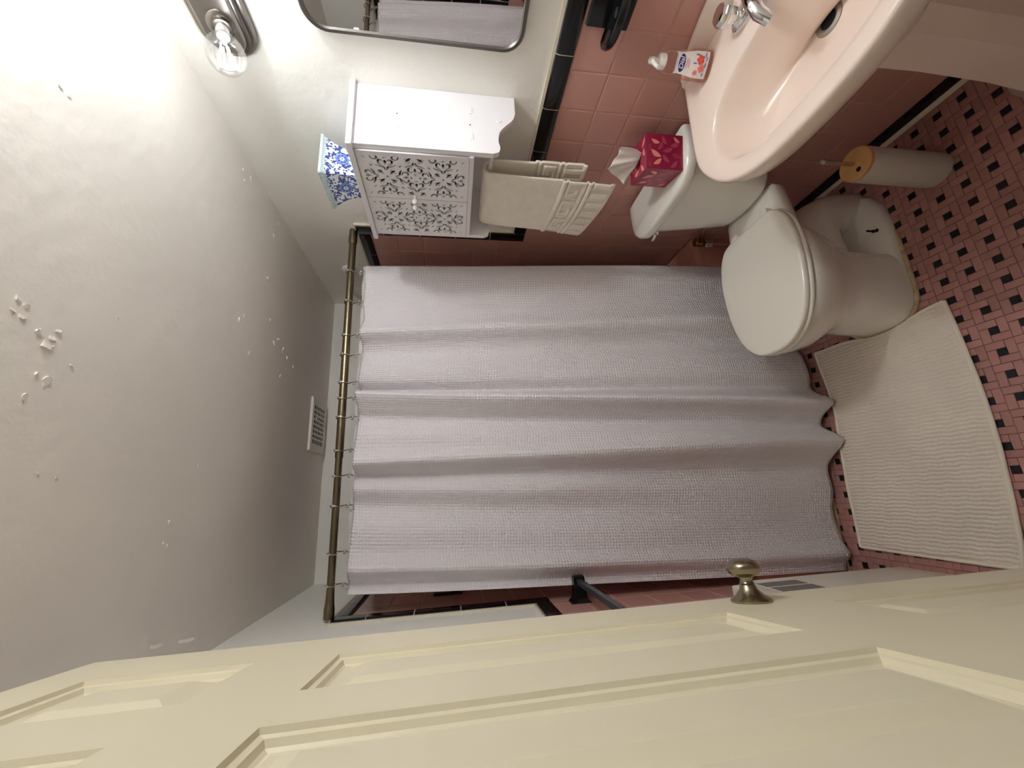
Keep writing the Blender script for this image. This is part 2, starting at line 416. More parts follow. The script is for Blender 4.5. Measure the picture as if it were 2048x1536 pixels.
for vis, _, kind, x, y, cw, ch in pieces:
    k = 'd' if kind == 'd' else 'p'
    whole = abs(cw*ch-(U*U if kind == 'd' else 2*U*U)) < 1e-7
    if cnt[k] < 300 and vis == 0 and whole:
        cnt[k] += 1
        o = bpy.data.objects.new('floor_dot' if k == 'd' else 'floor_brick', {'d': DOT, 'h': BR_H, 'v': BR_V}[kind]); link(o, floor); o.location = (x, y, random.uniform(-0.0003, 0.0003))
    else:
        v, f = brick_vf(cw, ch); rest[k].append(([(p[0]+x, p[1]+y, p[2]) for p in v], f))
for k, nm, mm in (('p','floor_brick','floor_pink'), ('d','floor_dot','floor_black')):
    if rest[k]: o = obj(nm, join(*rest[k]), mm, floor, False, local=True); o['kind'] = 'stuff'

# peeling paint on the ceiling and beside it
def flake(x, y, z, r, parent, nrm=(0,0,-1), seed=0, lift=0.006):
    rnd = random.Random(seed); n = 9; nrm = Vector(nrm); a = Vector((1,0,0)) if abs(nrm.x) < 0.9 else Vector((0,1,0)); b = nrm.cross(a)
    ph = rnd.uniform(0, 6.28); ring = []; el = rnd.uniform(0.35, 0.9); low = []
    for k in range(n):
        t = 2*PI*k/n; rr = r*(0.6+0.6*rnd.random()); u, v = rr*math.cos(t), rr*el*math.sin(t)
        h = lift*max(0, math.cos(t-ph))
        p = Vector((x,y,z))+a*(u*math.cos(ph)-v*math.sin(ph))+b*(u*math.sin(ph)+v*math.cos(ph))
        ring.append(p+nrm*(h+0.0012)); low.append(p-nrm*0.002)
    return loft([low, ring])
def on_ceiling(px, py):
    d = RIGHT*((768-py)/FPX) + FWD + UP*((1024-px)/FPX); t = (ZC-H)/d.z
    return d.x*t, d.y*t
k = 0
for px, py, r in [(36,598,.006),(52,612,.005),(44,634,.006),(24,620,.005),(78,664,.007),(104,676,.006),(116,662,.006),(92,690,.010),(100,698,.007),(72,752,.007),(92,762,.010),(48,794,.006),(142,730,.003),(236,636,.003),(498,706,.007),(556,678,.008),(566,700,.012),(574,716,.010),(586,734,.008),
                  (560,752,.008),(548,686,.010),(540,640,.006),(534,556,.009),(548,470,.010),(556,446,.009),(490,362,.009),(502,356,.007),(486,340,.005),(478,640,.007),(488,632,.005),(396,932,.006),(338,1046,.007),(326,1088,.004),(334,1092,.004),(262,1104,.003),(532,892,.003),(74,946,.004),(112,956,.004),(120,172,.006),(136,190,.005)]:
    k += 1; x, y = on_ceiling(px, py); obj('paint_flake', flake(x, y, ZC, r, ceiling, seed=k, lift=min(0.003, r*0.3)), 'ceiling_paint', ceiling, False, local=True)
for x, y, dz in [(-0.285,1.10,.030),(-0.305,1.20,.04)]:
    pts = [(x,y,ZC+0.002),(x+0.002,y-0.004,ZC-dz*0.5),(x+0.008,y-0.012,ZC-dz)]
    w = 0.005
    obj('paint_flake', loft([[(p[0]-w,p[1]+0.001,p[2]),(p[0]+w*0.5,p[1]-0.001,p[2]),(p[0]+w*0.5,p[1]-0.003,p[2]),(p[0]-w,p[1]-0.001,p[2])] for p in pts]), 'ceiling_paint', ceiling, False, local=True)

# ------------------------------------------------------------------ door, opened against the left
DD = Vector((0.11639, -0.99320, 0)); DP = (-0.202, 0.730, 0.0)
door = bpy.data.objects.new('door_1', None); COL.objects.link(door); door['kind'] = 'structure'
door.location = DP; door.rotation_euler = (0,0,math.atan2(DD.y, DD.x)); door.matrix_basis = Matrix.Translation(DP) @ Matrix.Rotation(math.atan2(DD.y, DD.x), 4, 'Z')
DW, DT, DZ0, DZ1 = 0.61, 0.035, 0.012, 2.0          # local x from the free edge, local y out of the visible face
SC = [(0.118,0.262),(0.348,0.492)]; RC = [(0.225,0.905),(1.088,1.640),(1.742,1.926)]
fr = [box(0, SC[0][0], -DT, 0, DZ0, DZ1), box(SC[0][1], SC[1][0], -DT, 0, DZ0, DZ1), box(SC[1][1], DW, -DT, 0, DZ0, DZ1)]
for a, b in SC:
    for c, d in ((DZ0, RC[0][0]), (RC[0][1], RC[1][0]), (RC[1][1], RC[2][0]), (RC[2][1], DZ1)): fr.append(box(a, b, -DT, 0, c, d))
obj('door_frame', join(*fr), 'door_paint', door, False, local=True)
PROF = [(0,0),(0.0015,-0.0045),(0.007,-0.0055),(0.0095,-0.0105),(0.0125,-0.0125),(0.0165,-0.0115),(0.022,-0.0125),(0.0225,-0.0125),(0.043,-0.0035),(0.046,-0.003)]
for a, b in SC:
    for c, d in RC:
        rings = [[(a+i,e,c+i),(b-i,e,c+i),(b-i,e,d-i),(a+i,e,d-i)] for i, e in PROF]
        back = [[(a+i,-DT-e,c+i),(b-i,-DT-e,c+i),(b-i,-DT-e,d-i),(a+i,-DT-e,d-i)] for i, e in PROF]
        obj('door_panel', join(loft(rings, False, True), loft(back, False, True)), 'door_paint', door, False, local=True)
def doorknob(y0, sg):
    rose = [(0.0,0.0),(0.031,0.0),(0.032,0.003),(0.029,0.006),(0.022,0.010),(0.014,0.019),(0.0115,0.026)]
    neck = [(0.0115,0.0255),(0.0125,0.027),(0.0105,0.029),(0.0098,0.034),(0.0118,0.038)]
    ball = [(0.0115,0.0375),(0.018,0.0395),(0.0245,0.044),(0.0265,0.050),(0.0258,0.056),(0.021,0.062),(0.012,0.0655),(0.0,0.0665)]
    g = lambda pr: ([(p[0], y0+sg*(p[1]), p[2]) for p in lathe(pr, (0.058,0,1.0), 36, 'y')[0]], lathe(pr, (0.058,0,1.0), 36, 'y')[1])
    k = obj('door_knob', g(ball), 'knob_nickel', door, local=True)
    obj('knob_rose', g(rose), 'knob_nickel', k, local=True); obj('knob_neck', g(neck), 'knob_nickel', k, local=True)
doorknob(0.0, 1); doorknob(-DT, -1)
obj('latch_plate', box(-0.0012, 0.0, -0.029, -0.006, 0.97, 1.03, 0.0004), 'knob_nickel', door, False, local=True)
for z in (0.25, 1.02, 1.78): obj('hinge', lathe([(0.006,-0.045),(0.006,0.045)], (DW+0.005, 0.004, z), 12), 'knob_nickel', door, local=True)

# ------------------------------------------------------------------ convector heater behind the door
ht = thing('wall_heater', 'white metal heater with louvred grilles against the wall behind the door', 'heater', (-0.34, 1.0, 0))
hx0, hx1 = XL+0.0005, -0.304
obj('body', box(hx0, hx1, 0.80, 1.254, 0.0, 0.60, 0.004), 'heater_paint', ht)
obj('top_cap', box(hx0, hx1+0.004, 0.80, 1.205, 0.60, 0.668, 0.006), 'heater_paint', ht)
for c0 in (1.162, 1.104, 1.046, 0.988):
    g = []
    for i in range(15): g.append(box(hx1-0.001, hx1+0.0004, c0, c0+0.049, 0.446+i*0.0092, 0.446+i*0.0092+0.0050))
    obj('grille', join(*g), 'dark_hole', ht, False)
obj('control_knob', lathe([(0.0,0.0),(0.013,0.0),(0.014,0.004),(0.0125,0.016),(0.009,0.019),(0,0.0195)], (-0.326, 1.231, 0.60), 20), 'plastic_white', ht)

# ------------------------------------------------------------------ bathtub
TY0 = 1.447
tb = thing('bathtub', 'pink alcove bathtub behind the white shower curtain', 'bathtub', ((XL+XR)/2, (TY0+YB)/2, 0))
obj('apron', box(XL+0.001, XR-0.001, TY0, TY0+0.03, 0.0, TUBZ-0.02, 0.004), 'tub_pink', tb)
def rr(x0, x1, y0, y1, z, r, n=6):
    out = []
    for cx, cy, a0 in ((x1-r,y1-r,0),(x0+r,y1-r,PI/2),(x0+r,y0+r,PI),(x1-r,y0+r,1.5*PI)):
        for k in range(n+1): out.append((cx+r*math.cos(a0+PI/2*k/n), cy+r*math.sin(a0+PI/2*k/n), z))
    return out
a, b, c, d = XL+0.001, XR-0.001, TY0-0.002, YB-0.001
obj('rim_and_well', loft([rr(a,b,c,d,TUBZ-0.03,0.01), rr(a,b,c,d,TUBZ-0.008,0.01), rr(a+.006,b-.006,c+.006,d-.006,TUBZ,0.012), rr(a+.07,b-.07,c+.065,d-.06,TUBZ,0.09), rr(a+.09,b-.085,c+.08,d-.075,TUBZ-0.03,0.10),
    rr(a+.16,b-.12,c+.11,d-.11,0.10,0.11), rr(a+.22,b-.18,c+.16,d-.16,0.07,0.10)], False, True), 'tub_pink', tb)
obj('caulk_line', tube([(XL+0.01+i*0.11, TY0-0.004+0.003*math.sin(i*2.1), 0.004) for i in range(13)], [0.006+0.002*math.sin(i*3.7) for i in range(13)], 8), 'caulk', tb)

# ------------------------------------------------------------------ curtain rod, rings, curtain, liner
RY, RZ = 1.520, 1.897
rod = thing('curtain_rod', 'brushed bronze telescopic shower curtain rod above the white curtain', 'curtain rod', ((XL+XR)/2, RY, RZ))
JO = 0.155
obj('outer_tube', lathe([(0.0142,JO),(0.0142,XR-0.05)], (0,RY,RZ), 24, 'x'), 'rod_bronze', rod)
obj('inner_tube', lathe([(0.0122,XL+0.05),(0.0122,JO+0.02)], (0,RY,RZ), 24, 'x'), 'rod_bronze', rod)
obj('end_cap', lathe([(0.0125,XL+0.085),(0.0135,XL+0.06),(0.0155,XL+0.035),(0.0165,XL+0.0335),(0.017,XL+0.001)], (0,RY,RZ), 24, 'x'), 'rod_bronze', rod)
obj('end_cap', lathe([(0.0148,XR-0.06),(0.0175,XR-0.045),(0.0165,XR+PX-0.0005)], (0,RY,RZ), 24, 'x'), 'rod_bronze', rod)

TOPZ, BOTZ = 1.842, 0.028
KEYS = [((.935,1.512),(.945,1.436)),((.86,1.503),(.88,1.415)),((.77,1.512),(.80,1.425)),((.690,1.510),(.735,1.415)),((.629,1.478),(.665,1.365)),((.590,1.525),(.61,1.41)),((.546,1.538),(.565,1.428)),((.49,1.500),(.50,1.39)),
        ((.435,1.502),(.41,1.372)),((.405,1.536),(.345,1.392)),((.385,1.462),(.282,1.292)),((.335,1.500),(.245,1.35)),((.301,1.532),(.20,1.384)),((.235,1.494),(.165,1.345)),((.18,1.492),(.148,1.318)),((.128,1.466),(.120,1.312)),
        ((.09,1.535),(.044,1.396)),((.045,1.490),(-.04,1.408)),((-.013,1.528),(-.12,1.423)),((-.09,1.494),(-.19,1.428)),((-.165,1.500),(-.245,1.418)),((-.215,1.468),(-.285,1.402)),((-.262,1.522),(-.318,1.425)),((-.293,1.500),(-.343,1.430))]
NU, NV = 300, 110
TOPC = catmull([k[0] for k in KEYS], NU); BOTC = catmull([k[1] for k in KEYS], NU)
def _smooth(C, k):
    A = np.array(C); P = np.pad(A, ((k,k),(0,0)), 'edge'); n = 2*k+1
    B = sum(P[i:i+len(A)] for i in range(n))/n; B[0] = A[0]; B[-1] = A[-1]
    return [b for b in B]
BOTC = _smooth(_smooth(BOTC, 4), 3)
RINGX = [.908,.772,.629,.546,.435,.375,.301,.18,.09,-.013,-.165,-.265]
def curtain_pt(u, v):
    i = min(int(round(u*NU)), NU); a, b = TOPC[i], BOTC[i]
    w = v**0.85
    x = a[0]*(1-w)+b[0]*w
    zr = 1-min(1.0, (1-v)/0.79) if False else None
    yl = min(v/0.80, 1.0)
    y = a[1]*(1-yl)+b[1]*yl
    y += 0.006*math.sin(9*x+3*v)*math.sin(PI*v)*(1-v) + 0.004*math.sin(23*x-7*v)*math.sin(PI*v)
    sag = min(abs(a[0]-r) for r in RINGX)
    z = TOPZ - 0.11*min(sag,0.06)*(1 if True else 0) - (TOPZ-BOTZ)*v + 0.004*math.sin(31*b[0])*v
    return (x, min(y, 1.441 if z < 0.42 else 9), z)
V, F = grid(curtain_pt, NU, NV)
me = bpy.data.meshes.new('shower_curtain'); me.from_pydata(V, [], F)
arc = [0.0]
for i in range(NU):
    pm, qm = (TOPC[i]+BOTC[i])/2, (TOPC[i+1]+BOTC[i+1])/2; arc.append(arc[-1]+float(np.linalg.norm(qm-pm))*1.02)
uvl = me.uv_layers.new(name='UVMap')
for lp in me.loops:
    i, j = divmod(lp.vertex_index, NV+1); uvl.data[lp.index].uv = (arc[i], 1.814*j/NV)
me.materials.append(MATS['curtain']); me.shade_smooth()
cur = link(bpy.data.objects.new('shower_curtain', me)); tag(cur, 'white waffle-weave fabric shower curtain hanging in folds in front of the tub', 'shower curtain')
sm = cur.modifiers.new('thick', 'SOLIDIFY'); sm.thickness = 0.0016; sm.offset = 0
def liner_pt(u, v):
    x = 0.952-1.24*u; y = 1.546+0.007*math.sin(60*u)+ (1.535-1.546)*v
    return (x, y, 1.855-1.42*v)
lin = obj('shower_liner', grid(liner_pt, 120, 20), 'liner'); tag(lin, 'thin pale plastic shower liner showing at the wall edge behind the curtain', 'shower liner')
sm = lin.modifiers.new('thick', 'SOLIDIFY'); sm.thickness = 0.0006

ORD = ['first','second','third','fourth','fifth','sixth','seventh','eighth','ninth','tenth','eleventh','twelfth']
ring_me = None
def ring_vf():
    # wire loop round the rod with its two ends turned down into a hook
    pts = []
    for k in range(15):
        a = math.radians(-60+300*k/14); pts.append((0.002*math.sin(a*2), 0.0185*math.cos(a)*-1, 0.0185*math.sin(a)))
    pts.append((0.003, 0.004, -0.026)); pts.append((0.004, 0.000, -0.040)); pts.append((0.002, -0.006, -0.052)); pts.append((0.0, -0.012, -0.058)); pts.append((0.0,-0.014,-0.052))
    return tube(pts, 0.0021, 6)
RING_M = make_mesh('hook_wire', ring_vf(), 'steel'); BEAD_M = make_mesh('roller_bead', sphere((0,0,0), 0.0050, 10, 7), 'steel')
for i, x in enumerate(RINGX):
    r = thing('curtain_ring', 'steel roller-bead curtain ring on the rod, %s counted from the cabinet wall' % ORD[i], 'curtain ring', (x, RY, RZ), 0.12*math.sin(i*2.3), 'curtain rings on the rod')
    o = bpy.data.objects.new('hook_wire', RING_M); link(o, r)
    for p in ((0.004,-0.004,-0.041),(0.0,-0.017,0.006),(-0.003,0.006,-0.036)):
        q = bpy.data.objects.new('roller_bead', BEAD_M); link(q, r); q.location = p

# ------------------------------------------------------------------ shower arm
sh = thing('shower_fixture', 'chrome shower arm and head with white wall flange above the curtain rod', 'shower head', (XR, 1.82, 1.98))
obj('wall_flange', lathe([(0.0,-0.018),(0.012,-0.018),(0.016,-0.012),(0.030,-0.006),(0.033,0.0),(0.033,0.0075)], (XR,1.82,1.985), 28, 'x'), 'plastic_white', sh)
obj('arm', tube([(XR-0.01,1.82,1.985),(1.04,1.815,1.982),(0.99,1.81,1.965),(0.955,1.80,1.935),(0.925,1.79,1.90)], 0.0105, 14), 'chrome', sh)
hd = [Vector((0.925,1.79,1.90)), Vector((0.915,1.785,1.889)), Vector((0.905,1.78,1.878)), Vector((0.885,1.77,1.856)), Vector((0.880,1.768,1.850))]
obj('head', tube(hd, [0.012,0.015,0.018,0.034,0.034], 20), 'chrome', sh)

# ------------------------------------------------------------------ ceiling vent
vt = thing('ceiling_vent', 'white square fan grille with dark slots in the ceiling over the tub', 'vent', (0.367, 2.055, ZC))
vx0, vx1, vy0, vy1, vz = 0.240, 0.495, 1.950, 2.160, ZC-0.012
obj('backing', box(vx0+.02, vx1-.02, vy0+.015, vy1-.015, vz+0.004, ZC), 'dark_hole', vt, False)
nr, nc = 8, 7; gx0, gx1, gy0, gy1 = vx0+.035, vx1-.035, vy0+.028, vy1-.028
g = [box(vx0, gx0, vy0, vy1, vz, ZC, .002), box(gx1, vx1, vy0, vy1, vz, ZC, .002), box(gx0-.002, gx1+.002, vy0, gy0, vz, ZC, .002), box(gx0-.002, gx1+.002, gy1, vy1, vz, ZC, .002)]
obj('frame', join(*g), 'heater_paint', vt, False)
g = []
for i in range(1, nr): x = gx0+(gx1-gx0)*i/nr; g.append(box(x-.0034, x+.0034, gy0, gy1, vz+.0008, vz+.0022))
for j in range(1, nc): y = gy0+(gy1-gy0)*j/nc; g.append(box(gx0, gx1, y-.0030, y+.0030, vz+.0010, vz+.0022))
obj('grille', join(*g), 'heater_paint', vt, False)
obj('screw', lathe([(0.0,-0.004),(0.006,-0.003),(0.008,0.0)], (0.40, gy0+.035, vz+.001), 12), 'plastic_white', vt)

# ------------------------------------------------------------------ wall lamp over the mirror
lp = thing('wall_lamp', 'brushed nickel bar lamp with bare clear bulbs on the wall above the mirror', 'lamp', (XR+PX, 0.50, 2.01))
LY, LZ, LW, LHH = 0.50, 2.012, 0.325, 0.062
def stadium(w, h, x, n=14):
    out = []
    for k in range(n+1): a = -PI/2+PI*k/n; out.append((x, LY+w-h+h*math.cos(a), LZ+h*math.sin(a)))
    for k in range(n+1): a = PI/2+PI*k/n; out.append((x, LY-w+h+h*math.cos(a), LZ+h*math.sin(a)))
    return out
prof = [(0,XR+PX-0.0005),(0,XR-0.006),(0.004,XR-0.010),(0.010,XR-0.010),(0.011,XR-0.017),(0.015,XR-0.020),(0.020,XR-0.020),(0.021,XR-0.028),(0.024,XR-0.031)]
obj('backplate', loft([stadium(LW-i, LHH-i, x) for i, x in prof]), 'lamp_nickel', lp)
BY = [0.735, 0.50, 0.265]; TILT = math.radians(13)
def along(c, pr, n=28):
    ax = Vector((-math.cos(TILT),0,-math.sin(TILT))); e1 = Vector((0,1,0)); e2 = ax.cross(e1)
    return loft([[Vector(c)+ax*h+r*(math.cos(2*PI*k/n)*e1+math.sin(2*PI*k/n)*e2) for k in range(n)] for r, h in pr])
for y, watts in zip(BY, BULB_W):
    c = (XR-0.026, y, 2.006)
    obj('socket', along(c, [(0.030,0.0),(0.030,0.006),(0.026,0.010),(0.021,0.012),(0.0205,0.022),(0.0165,0.023)]), 'lamp_nickel', lp)
    bl = obj('bulb', along(c, [(0.0135,0.046),(0.016,0.053),(0.026,0.062),(0.035,0.076),(0.0395,0.092),(0.040,0.102),(0.037,0.116),(0.029,0.130),(0.016,0.139),(0.004,0.1415)], 32), 'bulb_glass', lp)
    obj('bulb_screw', along(c, [(0.0138,0.018)]+[(0.0138 if k % 2 else 0.0128, 0.020+k*0.0026) for k in range(10)]+[(0.013,0.048)]), 'steel', bl)
    ax = Vector((-math.cos(TILT),0,-math.sin(TILT))); fl = []
    for k in range(4):
        a = PI/4+PI/2*k; e1 = Vector((0,1,0)); e2 = ax.cross(e1); r = 0.010*(math.cos(a)*e1+math.sin(a)*e2)
        fl.append(tube([Vector(c)+ax*0.070+r*0.7, Vector(c)+ax*0.112+r*1.2], 0.0016, 6))
    obj('filament', join(*fl), 'filament', bl)
    obj('glass_stem', along(c, [(0.007,0.046),(0.006,0.058),(0.003,0.068)], 12), 'bulb_glass', bl)
    ld = bpy.data.lights.new('bulb_light', 'POINT'); ld.energy = watts; ld.color = BULB_COL; ld.shadow_soft_size = 0.030
    lo = bpy.data.objects.new('bulb_light', ld); COL.objects.link(lo); lo.location = Vector(c)+ax*0.092
    lo.parent = lp; lo.matrix_parent_inverse = lp.matrix_basis.inverted()

# ------------------------------------------------------------------ mirror cabinet
mz0, mz1, my0, my1 = 1.304, 1.826, 0.235, 0.742
mr = thing('wall_mirror', 'rounded-corner mirror with slim grey metal frame on the painted wall above the sink', 'mirror', (XR+PX, (my0+my1)/2, mz0))
def rrx(x, ins, r, n=8):
    y0, y1, z0, z1 = my0+ins, my1-ins, mz0+ins, mz1-ins; out = []
    for cy, cz, a0 in ((y1-r,z1-r,0),(y0+r,z1-r,PI/2),(y0+r,z0+r,PI),(y1-r,z0+r,1.5*PI)):
        for k in range(n+1): out.append((x, cy+r*math.cos(a0+PI/2*k/n), cz+r*math.sin(a0+PI/2*k/n)))
    return out
fx = XR-0.012
obj('frame', loft([rrx(XR+PX-0.0005,0.003,0.05), rrx(fx+0.004,0,0.052), rrx(fx,0.003,0.05), rrx(fx,0.010,0.044), rrx(fx+0.005,0.013,0.042)], False, False), 'mirror_frame', mr)
obj('mirror_glass', loft([rrx(XR+PX-0.001,0.012,0.043), rrx(fx+0.0045,0.012,0.043)]), 'mirror_glass', mr, True, 30)

# ------------------------------------------------------------------ wall cabinet with fretwork doors
CX0, CY0, CY1, CZ1 = 0.895, 0.872, 1.246, 1.757
cb = thing('wall_cabinet', 'white wall cabinet with scrolled fretwork doors and a towel rail', 'cabinet', (XR+PX, (CY0+CY1)/2, 1.30))
XW = XR+PX-0.0005
def side_poly():
    P = [(XW,1.742),(CX0+0.006,1.742),(CX0+0.006,1.372)]
    P += [tuple(p) for p in catmull([(CX0+0.008,1.368),(CX0+0.014,1.356),(CX0+0.03,1.352),(CX0+0.05,1.356),(0.975,1.352),(1.0,1.335),(1.025,1.312),(1.05,1.304)], 20)]
    return P+[(XW,1.304)]
for a, b in ((CY0, CY0+0.015), (CY1-0.015, CY1)): obj('side_panel', prism(side_poly(), a, b, 'y'), 'cabinet_white', cb, False)
obj('top_board', box(CX0-0.008, XW, CY0-0.012, CY1+0.012, 1.742, CZ1, 0.002), 'cabinet_white', cb, False)
obj('bottom_board', box(CX0+0.002, XW, CY0+0.015, CY1-0.015, 1.424, 1.437, 0.001), 'cabinet_white', cb, False)
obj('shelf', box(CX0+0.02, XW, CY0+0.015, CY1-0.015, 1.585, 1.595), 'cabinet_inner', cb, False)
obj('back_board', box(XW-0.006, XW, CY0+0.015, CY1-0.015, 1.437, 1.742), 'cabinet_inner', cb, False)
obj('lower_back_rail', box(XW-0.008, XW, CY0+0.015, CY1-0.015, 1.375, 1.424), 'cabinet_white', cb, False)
obj('towel_rail', lathe([(0.006,CY0+0.012),(0.006,CY1-0.012)], (0.958, 0, 1.368), 14, 'y'), 'cabinet_white', cb)
for x, z in ((1.055,1.632),(0.965,1.632),(1.045,1.432),(0.955,1.430)): obj('cover_cap', box(x-0.011, x+0.011, CY0-0.0012, CY0, z-0.0045, z+0.0045, 0.0005), 'cabinet_white', cb, False)
for x, z in ((1.012,1.632),(0.995,1.434)): obj('peg_hole', lathe([(0.0018,-0.0006),(0.0018,0.001)], (x, CY0, z), 10, 'y'), 'dark_hole', cb)
obj('cover_cap', lathe([(0.0,-0.002),(0.007,-0.002),(0.0085,0)], (1.018, CY0, 1.352), 16, 'y'), 'cabinet_white', cb)
# fretwork: closed outlines cut out of each door board
def stroke(pts, w0, w1, w2):
    P = catmull(pts, 8); L_, R_ = [], []
    n = len(P)-1
    for i, p in enumerate(P):
        t = P[min(i+1,n)]-P[max(i-1,0)]; t = t/np.linalg.norm(t); nn = np.array((-t[1],t[0])); q = i/n
        w = (w0*(1-q)*(1-q)+2*q*(1-q)*w1*2+w2*q*q) if False else float(np.interp(q,[0,0.5,1],[w0,w1,w2]))
        L_.append(p+nn*w); R_.append(p-nn*w)
    return [tuple(x) for x in L_]+[tuple(x) for x in R_[::-1]]
def drop(r0, r1, w): return [(r0,0),(r0+(r1-r0)*.3,w*.6),(r0+(r1-r0)*.6,w),(r0+(r1-r0)*.85,w*.55),(r1,0),(r0+(r1-r0)*.85,-w*.55),(r0+(r1-r0)*.6,-w),(r0+(r1-r0)*.3,-w*.6)]
def motif():
    M = [[(0.022*math.cos(2*PI*k/8), 0.022*math.sin(2*PI*k/8)) for k in range(8)]]
    for q in range(4):
        c, s_ = math.cos(q*PI/2), math.sin(q*PI/2); c2, s2 = math.cos(q*PI/2+PI/4), math.sin(q*PI/2+PI/4)
        loc = []
        for sg in (1,-1):
            loc.append(stroke([(0.150,sg*0.016),(0.215,sg*0.040),(0.232,sg*0.110),(0.270,sg*0.175)], 0.016,0.021,0.007))                              # bracket
            loc.append(stroke([(0.262,sg*0.050),(0.275,sg*0.100),(0.325,sg*0.122),(0.368,sg*0.100),(0.372,sg*0.062),(0.345,sg*0.052)], 0.009,0.022,0.010))  # curl
        loc.append(drop(0.264,0.378,0.030))
        loc.append([(0.408,-0.036),(0.420,-0.036),(0.424,-0.009),(0.452,0),(0.424,0.009),(0.420,0.036),(0.408,0.036)])                                   # T
        M += [[(x*c-y*s_, x*s_+y*c) for x, y in P] for P in loc]
        dl = [drop(0.068,0.212,0.036), stroke([(0.130,0.045),(0.165,0.052),(0.200,0.044)],0.003,0.008,0.003), stroke([(0.130,-0.045),(0.165,-0.052),(0.200,-0.044)],0.003,0.008,0.003),
              [(0.322,-0.028),(0.336,-0.004),(0.352,-0.012),(0.366,0.026),(0.352,0.008),(0.336,0.016)]]
        M += [[(x*c2-y*s2, x*s2+y*c2) for x, y in P] for P in dl]
    return M
def fret_door(y0, y1, z0, z1, knob_y):
    w, h = y1-y0, z1-z0; P = 0.158
    cd = bpy.data.curves.new('door', 'CURVE'); cd.dimensions = '2D'; cd.fill_mode = 'BOTH'; cd.extrude = 0.003
    def spl(pts):
        s_ = cd.splines.new('POLY'); s_.points.add(len(pts)-1); s_.use_cyclic_u = True
        for i, p in enumerate(pts): s_.points[i].co = (p[0], p[1], 0, 1)
    spl([(-w/2,-h/2),(w/2,-h/2),(w/2,h/2),(-w/2,h/2)])
    done = []
    for cx, cy in ((0,P/2),(0,-P/2),(P/2,0),(-P/2,0),(P/2,P),(-P/2,P),(P/2,-P),(-P/2,-P)):
        for M in motif():
            pts = [(cx+x*P, cy+y*P) for x, y in M]
            if any(abs(x) > w/2-0.010 or abs(y) > h/2-0.010 for x, y in pts): continue
            if any(any(inpoly(x,y,D) for x,y in pts) or any(inpoly(x,y,pts) for x,y in D) for D in done): continue
            done.append(pts); spl(pts)
    # corner scrolls
    for sx in (1,-1):
        for zy in (0.44,-0.44,0.17,-0.17):
            pts = stroke([(sx*(w/2-0.016), zy*h-0.014),(sx*(w/2-0.030), zy*h-0.010),(sx*(w/2-0.034), zy*h+0.003),(sx*(w/2-0.024), zy*h+0.008),(sx*(w/2-0.018), zy*h)], 0.0012,0.0030,0.0016)
            if any(abs(x) > w/2-0.008 or abs(y) > h/2-0.008 for x, y in pts): continue
            if any(any(inpoly(x,y,D) for x,y in pts) or any(inpoly(x,y,pts) for x,y in D) for D in done): continue
            done.append(pts); spl(pts)
    tmp = bpy.data.objects.new('tmp', cd); COL.objects.link(tmp)
    dg = bpy.context.evaluated_depsgraph_get(); dg.update()
    me = bpy.data.meshes.new_from_object(tmp.evaluated_get(dg)); bpy.data.objects.remove(tmp); bpy.data.curves.remove(cd)
    me.name = 'door'; me.materials.clear(); me.materials.append(MATS['cabinet_white'])
    inv = cb.matrix_basis.inverted()
    me.transform(inv @ Matrix.Translation((CX0+0.003, (y0+y1)/2, (z0+z1)/2)) @ Matrix(((0,0,1,0),(1,0,0,0),(0,1,0,0),(0,0,0,1))))
    o = bpy.data.objects.new('door', me); link(o, cb)
    obj('knob', lathe([(0.005,0.0),(0.0042,-0.010),(0.0065,-0.014),(0.0085,-0.020),(0.0075,-0.026),(0.004,-0.029),(0,-0.0295)], (CX0, knob_y, 1.598), 18, 'x'), 'plastic_white', o)
fret_door(CY0+0.016, 1.0585, 1.4375, 1.7405, 1.046)
fret_door(1.0605, CY1-0.016, 1.4375, 1.7405, 1.072)

# ------------------------------------------------------------------ square blue-and-white planter on the cabinet
vc = (1.003, 1.093)
pv = thing('planter', 'small square blue and white porcelain planter with flared rim on the white cabinet', 'planter', (*vc, CZ1))
def sq(hx, z, ch=0.004):
    hy = hx*1.14
    pts = [(hx,-hy+ch),(hx,hy-ch),(hx-ch,hy),(-hx+ch,hy),(-hx,hy-ch),(-hx,-hy+ch),(-hx+ch,-hy),(hx-ch,-hy)]
    return [(vc[0]+p[0], vc[1]+p[1], z) for p in pts]
ph = 0.116
body = [(0.052,0),(0.052,0.008)]+[(0.045+0.020*((k/10)**2.2), 0.010+0.091*k/10) for k in range(11)]
rings = [sq(r, CZ1+z) for r, z in body]
vf = loft(rings, True, False)
me = make_mesh('planter_body', ([pv.matrix_basis.inverted() @ Vector(v) for v in vf[0]], vf[1]), 'porcelain', True, 30)
uvl = me.uv_layers.new(name='UVMap')
for pol in me.polygons:
    for li in pol.loop_indices:
        co = me.vertices[me.loops[li].vertex_index].co
        uvl.data[li].uv = ((co.x if abs(pol.normal.y) > abs(pol.normal.x) else co.y+0.31), co.z)
pb = link(bpy.data.objects.new('planter_body', me), pv)
obj('rim', loft([sq(0.0645, CZ1+0.1005), sq(0.0665, CZ1+0.102), sq(0.0655, CZ1+0.104), sq(0.068, CZ1+0.1055), sq(0.071, CZ1+0.109), sq(0.0715, CZ1+0.115), sq(0.070, CZ1+0.1165), sq(0.065, CZ1+0.1165), sq(0.059, CZ1+0.095), sq(0.040, CZ1+0.02)], False, True), 'porcelain_band', pv, True, 35)
